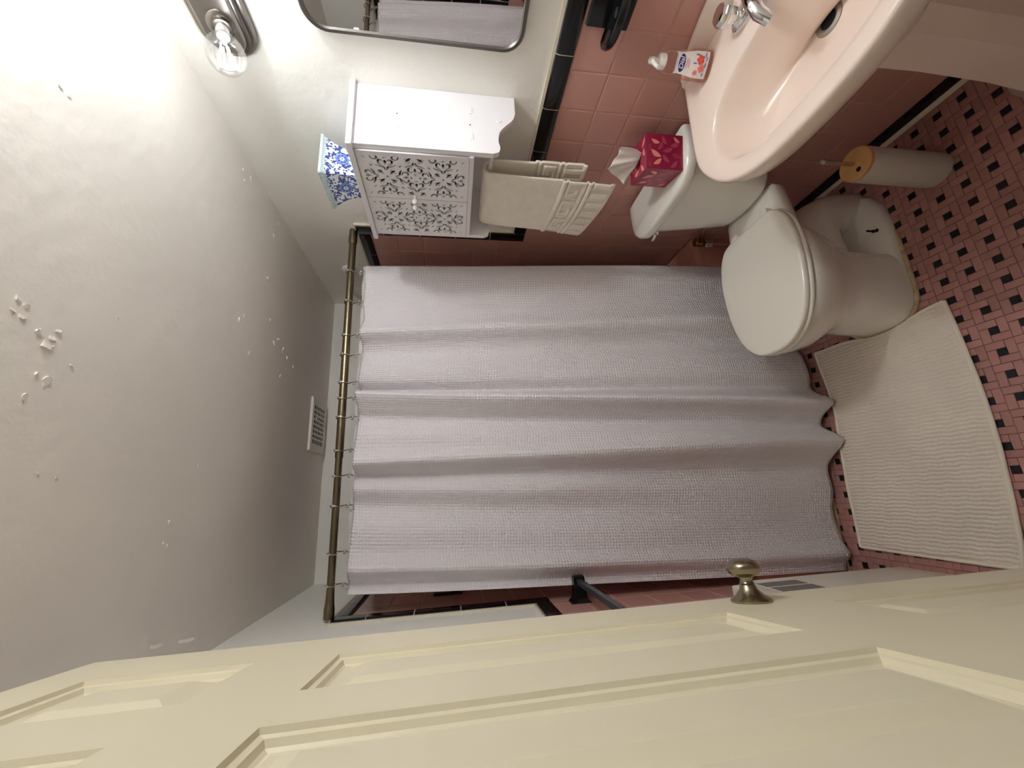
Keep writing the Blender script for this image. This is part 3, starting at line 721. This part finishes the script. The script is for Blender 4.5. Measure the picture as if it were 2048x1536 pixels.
def medallion(nx, ny, z, r, off):
    # round flower medallion lying on a face
    ey = Vector((-ny, nx, 0)); n_ = Vector((nx, ny, 0)); c = Vector((vc[0], vc[1], CZ1+z)) + n_*off
    slope = Vector((0,0,1)) + n_*0.25; slope.normalize()
    nn = ey.cross(slope)
    if nn.dot(n_) < 0: nn = -nn
    def disc(cc, rad, h, nseg=20): return loft([[cc+rad*(math.cos(2*PI*k/nseg)*ey+math.sin(2*PI*k/nseg)*slope)+nn*hh for k in range(nseg)] for hh in (-0.002, h)])
    m_ = obj('medallion', disc(c, r, 0.0010), 'porcelain_blue', pv, False)
    dots = [disc(c+r*0.62*(math.cos(2*PI*k/8)*ey+math.sin(2*PI*k/8)*slope), r*0.15, 0.0014, 8) for k in range(8)]+[disc(c, r*0.13, 0.0014, 8)]
    obj('medallion_dots', join(*dots), 'porcelain_navy', m_, False)
    obj('medallion_petal', disc(c, r*0.34, 0.0012, 14), 'porcelain_plain', m_, False)
hx_mid = 0.046+0.020*(0.55**2.2)
medallion(0,-1,0.057,0.019,hx_mid*1.14+0.0005); medallion(-1,0,0.057,0.019,hx_mid+0.0005)

# ------------------------------------------------------------------ hand towel on the cabinet's rail
def key(u, v):
    """raised greek-key band; u across 0..1, v metres from the lower hem"""
    h = 0.0
    def band(v0, v1): return 1.0 if v0 < v < v1 else 0.0
    h += 0.006*(band(0.150,0.163)+band(0.070,0.083))
    if 0.088 < v < 0.145:
        q = (v-0.088)/0.057; p = (u*3.0) % 1.0; t = 0.13
        on = p < t or (q > 1-t*1.1 and p < 0.72) or (0.72-t < p < 0.72 and q > 0.32) or (0.32 < q < 0.32+t*1.2 and 0.36 < p < 0.72) or (q < t*1.1 and p > 0.0) 
        h += 0.0055 if on else 0
    if v < 0.066:
        p = (u*6.5) % 1.0; h += 0.005 if (p < 0.5 and v > 0.010) else 0
    return h
tr = (0.958, 1.368)
ty0, ty1 = 0.978, 1.205
def towel_pt(u, v):
    # v: 0 front hem -> 1 back hem, over the rail
    Lf, Lb = 0.385, 0.305; R_ = 0.019; La = PI*R_
    s_ = v*(Lf+La+Lb)
    yy = ty0+(ty1-ty0)*u
    puff = 0.010*math.sin(PI*min(1,max(0,u)))**0.5
    if s_ < Lf:
        d = Lf-s_; z = tr[1]-d; x = tr[0]-R_-puff*0.6-0.010*(d/Lf)
        hh = key(u, s_); x -= hh + 0.002*math.sin(7*u+14*d)
        yy += 0.012*(d/Lf)*(1 if u > .5 else -1)*abs(u-.5)*2 + 0.020*(d/Lf)*0.8
        z += (-0.012*(1-u) + 0.026*u*u)*(d/Lf)
    elif s_ < Lf+La:
        a = (s_-Lf)/R_; x = tr[0]-R_*math.cos(a)-puff*0.6*math.cos(a); z = tr[1]+R_*math.sin(a)*1.0
    else:
        d = s_-Lf-La; z = tr[1]-d; x = tr[0]+R_+0.004-0.006*(d/Lb); hh = key(u, Lb-d)
        x += hh; yy -= 0.006+0.010*(d/Lb)*(1-u)
    return (x, yy, z)
tw = obj('hand_towel', grid(towel_pt, 110, 260), 'towel_cream', None, True, 180)
tag(tw, 'cream hand towel with raised greek-key border hanging from the white cabinet rail', 'towel')
sm = tw.modifiers.new('thick', 'SOLIDIFY'); sm.thickness = 0.008; sm.offset = 0

# ------------------------------------------------------------------ black ceramic holder by the sink
cd_ = thing('toothbrush_holder', 'glossy black ceramic toothbrush holder set in the pink wall tiles', 'holder', (XR, 0.60, 1.105))
obj('backplate', box(XR-0.012, XR, 0.552, 0.659, 1.054, 1.160, 0.004, 3), 'black_tile', cd_)
rg = []
for z, k in ((1.088,0.80),(1.092,0.96),(1.100,1.0),(1.108,0.97),(1.110,0.90),(1.106,0.82)):
    rg.append([(XR-0.010-0.066*k*max(0.0,math.sin(PI*j/24)), 0.605+0.096*k*math.cos(PI*j/24), z) for j in range(25)])
obj('shelf', loft(rg), 'black_tile', cd_)
for y in (0.560, 0.605, 0.650): obj('hole', lathe([(0.010,0.0),(0.010,0.003)], (XR-0.042, y, 1.1045), 16), 'dark_hole', cd_)

# ------------------------------------------------------------------ pedestal sink
SY, SZ = 0.49, 0.830
sk = thing('pedestal_sink', 'pale pink pedestal sink with chrome taps', 'sink', (0.95, SY, 0))
HALF = [(0,.286),(.03,.290),(.08,.294),(.155,.300),(.235,.304),(.290,.297),(.335,.275),(.375,.245),(.410,.203),(.437,.147),(.450,.085),(.455,.0)]
OUT = HALF+[(a,-b) for a, b in HALF[-2::-1]]
def ray_out(P, c, a):
    d = (math.cos(a), math.sin(a)); best = None; n = len(P)
    for i in range(n):
        p, q = P[i], P[(i+1) % n]; ex, ey = q[0]-p[0], q[1]-p[1]; den = d[0]*ey-d[1]*ex
        if abs(den) < 1e-12: continue
        t = ((p[0]-c[0])*ey-(p[1]-c[1])*ex)/den; s_ = ((p[0]-c[0])*d[1]-(p[1]-c[1])*d[0])/den
        if t > 0 and -1e-9 <= s_ <= 1+1e-9: best = t if best is None else min(best, t)
    return best
NS = 120; C0 = (0.262, 0.0)
DENSE = [tuple(p) for p in catmull(HALF, 60)]; DENSE += [(a,-b) for a, b in DENSE[-2::-1]]
ANG = [2*PI*k/NS for k in range(NS)]; RO = [ray_out(DENSE, C0, a) for a in ANG]
def s_out(ins, z):
    r_ = []
    for a, r in zip(ANG, RO):
        x, y = C0[0]+(r-ins)*math.cos(a), C0[1]+(r-ins)*math.sin(a)
        if math.cos(a) < 0 and ins > 0: x = min(x, C0[0]+r*math.cos(a)+0.0+ins) if False else x
        r_.append((XR-0.001-max(x,0.0), SY+y, z))
    return r_
def s_in(kx, ky, z, cx=0.272, e=2.5):
    r_ = []
    for a in ANG:
        c, s_ = math.cos(a), math.sin(a); rx = 0.132 if c > 0 else 0.125
        q = (abs(c/(rx*kx))**e+abs(s_/(0.245*ky))**e)**(-1/e); r_.append((XR-(cx+q*c), SY+q*s_, z))
    return r_
bs = obj('basin', loft([s_out(.20,.62), s_out(.17,.66), s_out(.10,.73), s_out(.045,.765), s_out(.016,.772), s_out(.008,.778), s_out(.002,.80), s_out(0,.815), s_out(.002,.824), s_out(.006,.829), s_out(.012,.8295), s_out(.021,.829), s_out(.029,.828), s_out(.036,.8263),
      s_in(1.0,.968,.8240), s_in(.975,.945,.8200), s_in(.945,.92,.810), s_in(.89,.88,.790), s_in(.80,.81,.755), s_in(.68,.70,.728,.268), s_in(.50,.50,.712,.24), s_in(.30,.26,.703,.205), s_in(.17,.10,.7005,.178)], True, True), 'sink_pink', sk, True, 60)
DRX, DRZ = XR-0.176, 0.7015
obj('drain_ring', lathe([(0.017,-0.002),(0.0175,0.0015),(0.022,0.0035),(0.029,0.0015),(0.0305,-0.002)], (DRX, SY, DRZ), 32, 'z', False, False), 'drain_grey', bs)
obj('drain_hole', lathe([(0.0,-0.001),(0.018,-0.001),(0.018,0.0005),(0,0.0005)], (DRX, SY, DRZ), 24), 'dark_hole', bs)
sp = []
for k in range(41):
    t = -1+2*k/40; y = SY+0.287*t; zt = 0.834+0.058*max(0,1-abs(t)**2.2)**0.7
    sp.append([(XR-0.001,y,0.80),(XR-0.001,y,zt-0.003),(XR-0.004,y,zt),(XR-0.010,y,zt),(XR-0.014,y,zt-0.004),(XR-0.016,y,0.826+(zt-0.826)*0.3),(XR-0.022,y,0.816),(XR-0.022,y,0.80)])
obj('splash_ledge', loft(sp), 'sink_pink', bs, True, 50)
def ped(k, z):
    # eight-sided shaft, one corner to the room
    w, d = 0.086*k, 0.075*k; cx = 0.955
    return [(cx-d*1.05,SY-0.024,z),(cx-d*0.72,SY+w*0.75,z),(cx-d*0.1,SY+w,z),(cx+d,SY+w*0.9,z),(cx+d,SY-w*0.9,z),(cx-d*0.1,SY-w,z),(cx-d*0.72,SY-w*0.75,z)]
obj('pedestal', loft([ped(1.3,0),ped(1.27,.03),ped(1.08,.07),ped(.98,.2),ped(.94,.4),ped(.98,.55),ped(1.15,.64),ped(1.5,.70)]), 'sink_pink', sk, True, 28)
fz = 0.8220; FXc = XR-0.085
fb = obj('faucet', loft([[(FXc+(0.024 if True else 0)*kk*math.copysign(abs(math.cos(a))**0.8,math.cos(a)), SY+0.098*kk*math.copysign(abs(math.sin(a))**0.6,math.sin(a)), fz+z) for a in [2*PI*j/36 for j in range(36)]] for kk, z in ((1,0),(1,.010),(.96,.015),(.80,.020),(.55,.024))]), 'chrome', sk)
for sg in (1,-1):
    hb = obj('tap_handle', lathe([(0.020,0.012),(0.019,0.020),(0.013,0.026),(0.014,0.030),(0.0235,0.036),(0.0255,0.046),(0.0245,0.060),(0.020,0.068),(0.010,0.071),(0,0.0715)], (FXc, SY+sg*0.068, fz), 10), 'chrome', fb, True, 25)
obj('spout', tube([(FXc+0.005,SY,fz+.012),(FXc-0.002,SY,fz+.040),(FXc-0.03,SY,fz+.056),(FXc-0.075,SY,fz+.056),(FXc-0.105,SY,fz+.046),(FXc-0.118,SY,fz+.026)], [.019,.019,.017,.0145,.013,.0125], 18), 'chrome', fb)
obj('lift_rod', tube([(FXc+0.016,SY,fz+.010),(FXc+0.016,SY,fz+.058),(FXc+0.016,SY,fz+.064)], [.0025,.0025,.005], 10), 'chrome', fb)

# ------------------------------------------------------------------ soap bottle on the sink deck
BA = math.atan2(-0.64, -0.77)+PI/2                  # local -Y is the label side
def at(r): return r
bt_ = thing('soap_bottle', 'clear pink liquid hand soap pump bottle with a blue oval logo', 'bottle', (1.040, 0.684, 0.8248), BA)
def orr(hw, hd, z, e=3.2, n=36):
    return [((hw*math.copysign(abs(math.cos(2*PI*k/n))**(2/e), math.cos(2*PI*k/n))), hd*math.copysign(abs(math.sin(2*PI*k/n))**(2/e), math.sin(2*PI*k/n)), z) for k in range(n)]
BP = [(.031,.018,0),(.034,.0205,.003),(.0345,.021,.030),(.0335,.0205,.050),(.029,.0185,.072),(.0265,.0175,.088),(.0275,.0175,.102),(.0270,.0170,.112),(.022,.0145,.119),(.0145,.0125,.122),(.0135,.0125,.128)]
obj('bottle_body', loft([orr(a,b,c) for a,b,c in BP]), 'soap_clear', bt_, True, 60, True)
mat('soap_liquid', srgb(226,142,128), 0.25)
lq = glassy('soap_fill', (0.9,0.6,0.55,1), (0.96,0.80,0.76,1))
obj('soap', loft([orr(a-.0016,b-.0016,c) for a,b,c in [(.031,.018,.0025),(.034,.0205,.005),(.0345,.021,.030),(.0335,.0205,.048),(.0328,.0202,.052)]]), 'soap_fill', bt_, True, 60, True)
def bwid(z): return float(np.interp(z,[p[2] for p in BP],[p[0] for p in BP])), float(np.interp(z,[p[2] for p in BP],[p[1] for p in BP]))
def on_front(x, z, off=0.0005):
    hw, hd = bwid(z); e = 3.2; t = min(0.999, abs(x)/hw); return (x, -(hd*(1-t**e)**(1/e)+off), z)
def patch(fn, n, m_, off): return grid(lambda u, v: on_front(*fn(u, v), off), n, m_)
lab = obj('label', patch(lambda u, v: ((2*u-1)*bwid(0.014+0.086*v)[0]*0.80, 0.014+0.086*v), 14, 14, 0.0005), 'label_white', bt_, True, 60, True)
def ell(cx, cz, rx, rz, off, m_, nm, n=20):
    ring0 = [on_front(cx+rx*math.cos(2*PI*k/n), cz+rz*math.sin(2*PI*k/n), off) for k in range(n)]
    ring1 = [on_front(cx+.5*rx*math.cos(2*PI*k/n), cz+.5*rz*math.sin(2*PI*k/n), off) for k in range(n)]
    return obj(nm, loft([ring0, ring1], False, True), m_, lab, True, 60, True)
ell(0,0.083,0.0185,0.0085,0.0010,'logo_blue','logo_oval')
ell(0,0.0985,0.020,0.0022,0.0010,'logo_blue','outline_bar'); ell(0,0.0985,0.0185,0.0011,0.0013,'label_white','outline_bar_gap')
tcu = bpy.data.curves.new('logo_text', 'FONT'); tcu.body = 'Dial'; tcu.size = 0.0155; tcu.align_x = 'CENTER'; tcu.align_y = 'CENTER'; tcu.extrude = 0.0001; tcu.shear = 0.15; tcu.offset = 0.0002
tmp = bpy.data.objects.new('tmp', tcu); COL.objects.link(tmp); dg = bpy.context.evaluated_depsgraph_get(); dg.update()
tme = bpy.data.meshes.new_from_object(tmp.evaluated_get(dg)); bpy.data.objects.remove(tmp)
for v in tme.vertices: v.co = Vector(on_front(v.co.x, 0.0832+v.co.y, 0.0015+v.co.z))
tme.name = 'logo_text'; tme.materials.clear(); tme.materials.append(MATS['label_white']); link(bpy.data.objects.new('logo_text', tme), lab)
for x, z, w in ((0,0.0705,.012),(0.002,0.0670,.009),(-0.001,0.0635,.0105)): ell(x,z,w,0.0009,0.0009,'print_pink','print_line',10)
def flower(cx, cz, r, m_):
    for k in range(5):
        a = 2*PI*k/5+0.4; ell(cx+r*.6*math.cos(a), cz+r*.6*math.sin(a), r*.42, r*.42, 0.0009+0.00005*k, m_, 'printed_petal', 10)
    ell(cx, cz, r*.2, r*.2, 0.0014, 'flower_red', 'flower_heart', 8)
flower(0.010,0.036,0.0105,'flower_red'); flower(-0.007,0.030,0.0095,'flower_pink'); flower(-0.017,0.044,0.006,'flower_pink')
for cx, cz, a, b in ((0.020,0.024,.0055,.002),(0.0195,0.046,.002,.005),(0.0,0.021,.006,.0018),(0.002,0.049,.0018,.005),(-0.019,0.023,.004,.002),(0.012,0.020,.005,.0016)): ell(cx,cz,a,b,0.0009,'leaf_blue','printed_leaf',10)
pm = obj('pump', lathe([(0.0145,.1225),(0.0175,.1235),(0.0178,.130),(0.0165,.1365),(0.012,.1385),(0.0065,.1395),(0.006,.150)], (0,0,0), 28), 'plastic_white', bt_, True, 40, True)
obj('pump_nozzle', loft([[(s_*0.0075*k, -0.0115*q, z) for s_, q in ((1,-.6),(1,.4),(0.6,1.0),(-0.6,1.0),(-1,.4),(-1,-.6),(0,-1.0))] for k, z in ((.8,.149),(1.1,.152),(1.15,.157),(.9,.161),(.4,.1625))]), 'plastic_white', pm, True, 50, True)
obj('pump_spout', tube([(0,-.006,.156),(-.006,-.018,.157),(-.012,-.027,.153),(-.0135,-.0295,.149)], [.006,.0055,.005,.0045], 12), 'plastic_white', pm, True, 50, True)

# ------------------------------------------------------------------ toilet
TY = 1.078
tl = thing('toilet', 'white two-piece toilet with closed lid beside the pink sink', 'toilet', (0.75, TY, 0))
def plan(pts, z, ch=None):
    full = [(x, TY+y, z) for x, y in pts]+[(x, TY-y, z) for x, y in pts[::-1]]; return full
def rplan(pts, z, n=26):
    C = [tuple(p) for p in pts]; return plan(C, z)
def tk(s1, z, ins=0.0):
    # tank outline, back to front, narrower in front
    base = [(1.078,.186),(1.04,.187),(1.0,.184),(.968,.172),(.946,.150),(.934,.122),(.929,.08),(.927,.03)]
    return plan([(1.078-(1.078-x)*(1-0.10*s1)-ins*0.0, y*(1-0.24*s1)-ins) for x, y in base], z)
obj('tank', loft([tk(1.25,.425,.03), tk(1.1,.432,.008), tk(1.0,.45), tk(.6,.56), tk(.25,.66), tk(0.1,.736)]), 'toilet_white', tl, True, 50)
LID = [(1.082,.199),(1.03,.200),(.985,.197),(.952,.186),(.925,.162),(.908,.130),(.903,.08),(.9015,.03)]
def ld_(g, z): return plan([(1.082-(1.082-x)*(1-g*4.0), y*(1-g/0.2)) for x, y in LID], z)
obj('tank_lid', loft([ld_(.012,.734), ld_(.003,.737), ld_(0,.742), ld_(0,.760), ld_(.003,.768), ld_(.010,.7715), ld_(.04,.7725)]), 'toilet_white', tl, True, 60)
obj('flush_lever', join(lathe([(0.011,.012),(0.012,-.004),(0.010,-.010)], (0.934, TY+.128, .716), 16, 'x'), tube([(0.926,TY+.128,.716),(0.921,TY+.140,.716),(0.922,TY+.160,.713),(0.926,TY+.168,.711)], [.006,.006,.0065,.005], 12)), 'chrome', tl)
def seat_out(g, z, xr=0.866, n=44):
    # outline from the rear straight edge round the front
    pts = [(xr-g,.0),(xr-g,.06),(xr-g-.002,.100),(xr-.020-g*.7,.132-g*.5),(.80,.160-g),(.74,.1735-g),(.67,.176-g),(.60,.171-g),(.53,.157-g),(.46,.125-g*.9),(.415,.077-g*.7),(.398+g*.9,.030),(.396+g,0.0)]
    C = catmull(pts, n); return [(p[0], TY+p[1], z) for p in C]+[(p[0], TY-p[1], z) for p in C[-2:0:-1]]
obj('seat', loft([seat_out(.006,.414), seat_out(.001,.417), seat_out(0,.422), seat_out(.002,.428), seat_out(.006,.430)]), 'seat_white', tl, True, 50)
obj('seat_lid', loft([seat_out(.008,.4305), seat_out(.004,.432), seat_out(.0025,.436), seat_out(.003,.444), seat_out(.006,.4485), seat_out(.012,.4505), seat_out(.04,.4525)]), 'seat_white', tl, True, 60)
for sg in (1,-1): obj('hinge', box(.862,.886,TY+sg*.072-.016,TY+sg*.072+.016,.414,.440,.004,3), 'seat_white', tl)
def bowl_o(cx, af, ar, bw, z, er=2.0, ef=2.0, n=64):
    out = []
    for k in range(n):
        a = 2*PI*k/n; c, s_ = math.cos(a), math.sin(a); e = er if c > 0 else ef; rx = ar if c > 0 else af
        q = (abs(c/rx)**e+abs(s_/bw)**e)**(-1/e); out.append((cx+q*c, TY+q*s_, z))
    return out
bw_ = obj('bowl', loft([bowl_o(.62,.145,.105,.1235,0.0,5,3.0), bowl_o(.62,.143,.105,.122,.05,5,3.0), bowl_o(.62,.140,.105,.119,.12,5,3.0), bowl_o(.625,.142,.112,.119,.19,4,2.8), bowl_o(.635,.165,.135,.128,.245,3,2.5), bowl_o(.645,.205,.165,.148,.29,2.6,2.3), bowl_o(.650,.236,.185,.163,.335,2.4,2.2), bowl_o(.655,.250,.195,.172,.375,2.3,2.1), bowl_o(.655,.254,.20,.1745,.398,2.3,2.1), bowl_o(.655,.250,.198,.171,.4085,2.3,2.1), bowl_o(.655,.23,.18,.155,.412,2.3,2.1)]), 'toilet_white', tl, True, 50)
dk = [(.66,.125),(.78,.138),(.86,.130),(.92,.122),(.955,.118),(.968,.108),(.971,.05)]
obj('deck', loft([plan([(x-.03, y*.55) for x, y in dk], .30), plan([(x-.012, y*.8) for x, y in dk], .345), plan([(x-.002, y*.97) for x, y in dk], .375), plan(dk, .392), plan(dk, .410), plan([(x-.004, y-.005) for x, y in dk], .4155), plan([(x-.02, y-.03) for x, y in dk], .416)]), 'toilet_white', bw_, True, 50)
obj('trapway', tube([(.66,TY,.16),(.72,TY,.185),(.78,TY,.205),(.84,TY,.20),(.89,TY,.165),(.925,TY,.11),(.945,TY,.04),(.95,TY,.002)], [.075,.088,.092,.090,.086,.082,.078,.076], 28), 'toilet_white', bw_, True, 60)
FT = [(.66,.124),(.76,.128),(.84,.127),(.90,.118),(.95,.094),(.982,.055),(.99,.02)]
obj('foot', loft([plan(FT,0), plan(FT,.018), plan([(x-.004,y-.006) for x,y in FT],.028), plan([(x-.015,y-.020) for x,y in FT],.040), plan([(x-.03,y-.05) for x,y in FT],.056)]), 'toilet_white', bw_, True, 60)
for sg in (1,-1): obj('floor_bolt', join(lathe([(0.010,0),(0.010,.004),(0.0055,.005),(0.0055,.013)], (.806,TY+sg*.098,.038), 14), lathe([(0.0032,0.0),(0.0032,.030)], (.806,TY+sg*.098,.045), 10)), 'dark_hole', tl)
crn = []
for k in range(49):
    a = PI/2+PI*k/48; q = bowl_o(.62,.149,.105,.1275,0,5,3.0,192); 
OUTL = [(x-.002 if x < .6 else x, (TY+(y-TY)*1.035), z) for x, y, z in bowl_o(.62,.146,.20,.1245,.004,8,3.0,120) if x < .80]
OUTL.sort(key=lambda p: math.atan2(p[1]-TY, -(p[0]-.66)))
rr_ = random.Random(3)
obj('caulk_seam', tube(OUTL, [0.0055+0.002*rr_.random() for _ in OUTL], 8), 'caulk', tl)

# ------------------------------------------------------------------ supply stop behind the toilet
sv = thing('supply_valve', 'old brass water supply valve with pipe behind the toilet seat', 'valve', (1.045, 1.41, 0))
obj('riser_pipe', tube([(1.045,1.412,0.0),(1.045,1.412,.25),(1.045,1.412,.335)], .0085, 12), 'steel', sv)
obj('nut', lathe([(0.017,.318),(0.0175,.322),(0.0175,.350),(0.016,.354)], (1.045,1.412,0), 6), 'steel', sv, False)
obj('valve_body', join(sphere((1.045,1.408,.372), .018, 16, 10, 1,1,1.2), tube([(1.045,1.408,.372),(1.045,1.385,.385),(1.046,1.365,.395)], [.013,.012,.011], 12)), 'brass', sv)
obj('valve_handle', lathe([(0.006,0.0),(0.019,.002),(0.021,.006),(0.017,.010),(0.006,.011)], (1.045,1.405,.396), 8), 'brass', sv)
obj('supply_hose', tube([(1.046,1.372,.392),(1.052,1.33,.41),(1.056,1.28,.40),(1.056,1.245,.405),(1.050,1.21,.43)], .005, 10), 'steel', sv)

# ------------------------------------------------------------------ tissue box and tissue
TA = math.atan2(-0.030, 0.106)
tcx, tcy = 0.939+0.055*math.cos(TA)-0.055*math.sin(TA)*1.0, 0.918+0.055*math.sin(TA)+0.055*math.cos(TA)
tx = thing('tissue_box', 'crimson cube tissue box with leaf print on the toilet tank', 'tissue box', (tcx, tcy, 0.7730), TA)
th, tz = 0.054, 0.121
def holed_top():
    hole = [(0.030*math.cos(2*PI*k/24), 0.021*math.sin(2*PI*k/24), tz) for k in range(24)]
    sqr = []
    for k in range(24):
        a = 2*PI*k/24; c, s_ = math.cos(a), math.sin(a); q = th/max(abs(c),abs(s_)); sqr.append((q*c, q*s_, tz))
    low = [(p[0],p[1],tz-0.02) for p in hole]
    return loft([[(p[0],p[1],0) for p in sqr], sqr, hole, low], True, False)
cx_ = obj('carton', holed_top(), 'tissue_card', tx, False, local=True)
obj('inside', [(0.034*math.cos(2*PI*k/16), 0.026*math.sin(2*PI*k/16), tz-0.018) for k in range(16)] and loft([[(0.034*math.cos(2*PI*k/16), 0.026*math.sin(2*PI*k/16), z) for k in range(16)] for z in (tz-.03, tz-.018)]), 'box_inside', cx_, False, local=True)
def leaf_on(face, a, b, L, ang, m_, w=0.30):
    pts = []
    for k in range(7): t = k/6; pts.append((L*(t-.5), L*w*math.sin(PI*t)))
    for k in range(1,6): t = 1-k/6; pts.append((L*(t-.5), -L*w*0.35*math.sin(PI*t)))
    out = []
    for lay in (-0.0005, 0.0004):
        r_ = []
        for p in pts:
            u, v = a+p[0]*math.cos(ang)-p[1]*math.sin(ang), b+p[0]*math.sin(ang)+p[1]*math.cos(ang)
            u = max(-th+.001, min(th-.001, u)); v = max(.001, min(tz-.001, v)) if face != 't' else max(-th+.001, min(th-.001, v))
            if face == 'n': r_.append((u, -th-lay, v))
            elif face == 'w': r_.append((-th-lay, u, v))
            else: r_.append((u, v, tz+lay))
        out.append(r_)
    obj('printed_leaf', loft(out), m_, cx_, False, local=True)
rl = random.Random(11)
for face in ('n','w'):
    for a, b, L_, an, m_ in [(-.030,.085,.034,2.2,'leaf_coral'),(-.005,.088,.040,1.0,'leaf_coral'),(.032,.090,.030,1.2,'leaf_coral'),(.018,.075,.030,2.6,'leaf_rose'),(-.020,.055,.034,.7,'leaf_rose'),(.008,.050,.036,1.9,'leaf_rose'),(.036,.060,.030,.4,'leaf_rose'),
                             (-.036,.030,.034,2.4,'leaf_rose'),(-.008,.022,.034,1.2,'leaf_plum'),(.026,.026,.036,2.0,'leaf_rose'),(.040,.020,.026,.9,'leaf_coral'),(-.040,.108,.022,.2,'leaf_plum'),(.010,.108,.024,.3,'leaf_plum')]:
        leaf_on(face, a, b, L_, an, m_)
for a, b, an in ((-.040,-.030,.6),(-.038,.010,1.8),(.004,-.040,.2),(.035,-.035,2.5),(.040,.015,1.2),(-.010,.040,.1),(.030,.040,2.2)): leaf_on('t', a, b, .030, an, 'leaf_coral')
ti = None
def tissue_pt(u, v):
    # a pulled-up sheet: narrow in the slot, fanned and folded above
    t = (u-0.5)*2
    w = 0.020+0.036*v**0.75
    x = -t*w*0.50-0.016*v*v; y = t*w*1.0+0.006*v
    fold = (0.010*math.sin(5.5*t+1.5*v)+0.005*math.sin(12*t+1))*v**0.7
    z = 0.119+0.090*v-0.052*v*max(0,t)**1.6+0.012*v*math.sin(4*t+0.6)-0.008*v*max(0,-t)**3
    return (x-fold*0.8, y-fold*0.6, z)
V, F = grid(tissue_pt, 44, 24)
Mt = Matrix.Translation((tcx, tcy, 0.773)) @ Matrix.Rotation(TA, 4, 'Z')
ti = obj('tissue', ([Mt @ Vector(p) for p in V], F), 'tissue_white', None, True, 180)
tag(ti, 'white paper tissue pulled up out of the crimson box', 'tissue')
sm = ti.modifiers.new('thick', 'SOLIDIFY'); sm.thickness = 0.0008

# ------------------------------------------------------------------ toilet brush
bx, by = 0.898, 0.806
tbz = thing('toilet_brush', 'toilet brush in a grey cylinder with bamboo lid and steel handle', 'toilet brush', (bx, by, 0))
obj('cup', lathe([(0.046,0),(0.049,.003),(0.049,.275),(0.047,.278),(0.045,.270)], (bx,by,0), 40), 'brush_cup', tbz)
obj('bamboo_lid', lathe([(0.046,.272),(0.0485,.279),(0.0485,.289),(0.046,.291)], (bx,by,0), 40), 'bamboo', tbz, True, 30)
obj('handle', lathe([(0.0065,.285),(0.0065,.385),(0.008,.390),(0.008,.396),(0.006,.399)], (bx+.002,by+.004,0), 18), 'steel', tbz)
obj('handle_hole', lathe([(0.007,.2905),(0.007,.2915)], (bx-.024,by-.006,0), 14), 'dark_hole', tbz)

# ------------------------------------------------------------------ bath mat
FX_, FN = [-.263,-.188,.046,.258,.492], [.932,.918,.891,.884,.893]
FF_ = [(-.249,1.368),(-.09,1.360),(.10,1.345),(.23,1.326),(.36,1.332),(.485,1.344)]
def mat_pt(u, v):
    x = -.256+.746*u + (.007*(1-v)*(-1 if u < .5 else 1)*abs(2*u-1))
    x -= 0.030*max(0,(u-.6)/.4)**2*math.exp(-((v-.42)/.22)**2)
    yn = interp(x, FX_, FN); yf = interp(x, [p[0] for p in FF_], [p[1] for p in FF_]); y = yn+(yf-yn)*v
    edge = min(u*.746, (1-u)*.746, v*.46, (1-v)*.46)
    wob = .0012*math.sin(31*v+5*math.sin(9*u))+.0012*math.sin(70*v+11*u)+.004*math.sin(2.2*v+3*u)
    rib = abs(math.sin(PI*(x+wob)/.0125))
    h = .0085+.0045*rib+.0012*math.sin(160*v+40*u)*math.sin(93*u+7*v)
    h += .006*max(0, math.sin(5.2*u+1.2*v))*v*(1-v)*2 + .004*math.sin(3*v+7*u)**2*(v*(1-v)*4)
    if edge < .012: h = .004+(h-.004)*(edge/.012)**.5
    return (x, y, h)
bmz = thing('bath_mat', 'cream ribbed bath mat on the pink floor in front of the tub', 'bath mat', (.115, 1.12, 0))
obj('pile', grid(mat_pt, 320, 76), 'mat_cream', bmz, True, 180)
bd = []
for side in range(4):
    P = []
    for k in range(61):
        t = k/60; u, v = ((t,0),(1,t),(1-t,1),(0,1-t))[side]; p = mat_pt(u, v); P.append((p[0], p[1], .006+.0015*math.sin(20*t)))
    bd.append(tube(P, .006, 8))
obj('hem', join(*bd), 'mat_edge', bmz, True, 60)

# ------------------------------------------------------------------ towel bar on the left wall
tbr = thing('towel_bar', 'black towel bar on ceramic posts on the pink wall behind the door', 'towel bar', (XL, 1.15, 1.07))
def post(y):
    sec = [(0,.034,.028),(.004,.034,.028),(.014,.024,.022),(.045,.020,.017),(.078,.019,.016),(.083,.016,.013)]
    return loft([[(XL+x, y+sy*b*.75, 1.072+sz*a) for sy, sz in ((1,1),(-1,1),(-1,-1),(1,-1))] for x, a, b in sec])
for y in (1.437, 0.86): obj('post', post(y), 'black_tile', tbr, False)
obj('bar', box(XL+.055, XL+.073, .86, 1.437, 1.063, 1.081, .002), 'black_bar', tbr, False)
# ceramic soap dish further inside the shower
sd = thing('shower_soap_dish', 'black ceramic soap dish on the pink shower wall beside the curtain edge', 'soap dish', (XL, 1.78, 1.515))
obj('backplate', box(XL, XL+.010, 1.70, 1.86, 1.460, 1.57, .003), 'black_tile', sd, False)
obj('tray', loft([[(XL+.008+.075*k*math.sin(PI*j/20), 1.78+.075*k*math.cos(PI*j/20), z) for j in range(21)] for z, k in ((1.475,.7),(1.485,.95),(1.500,1.0),(1.503,.9),(1.492,.7))]), 'black_tile', sd)
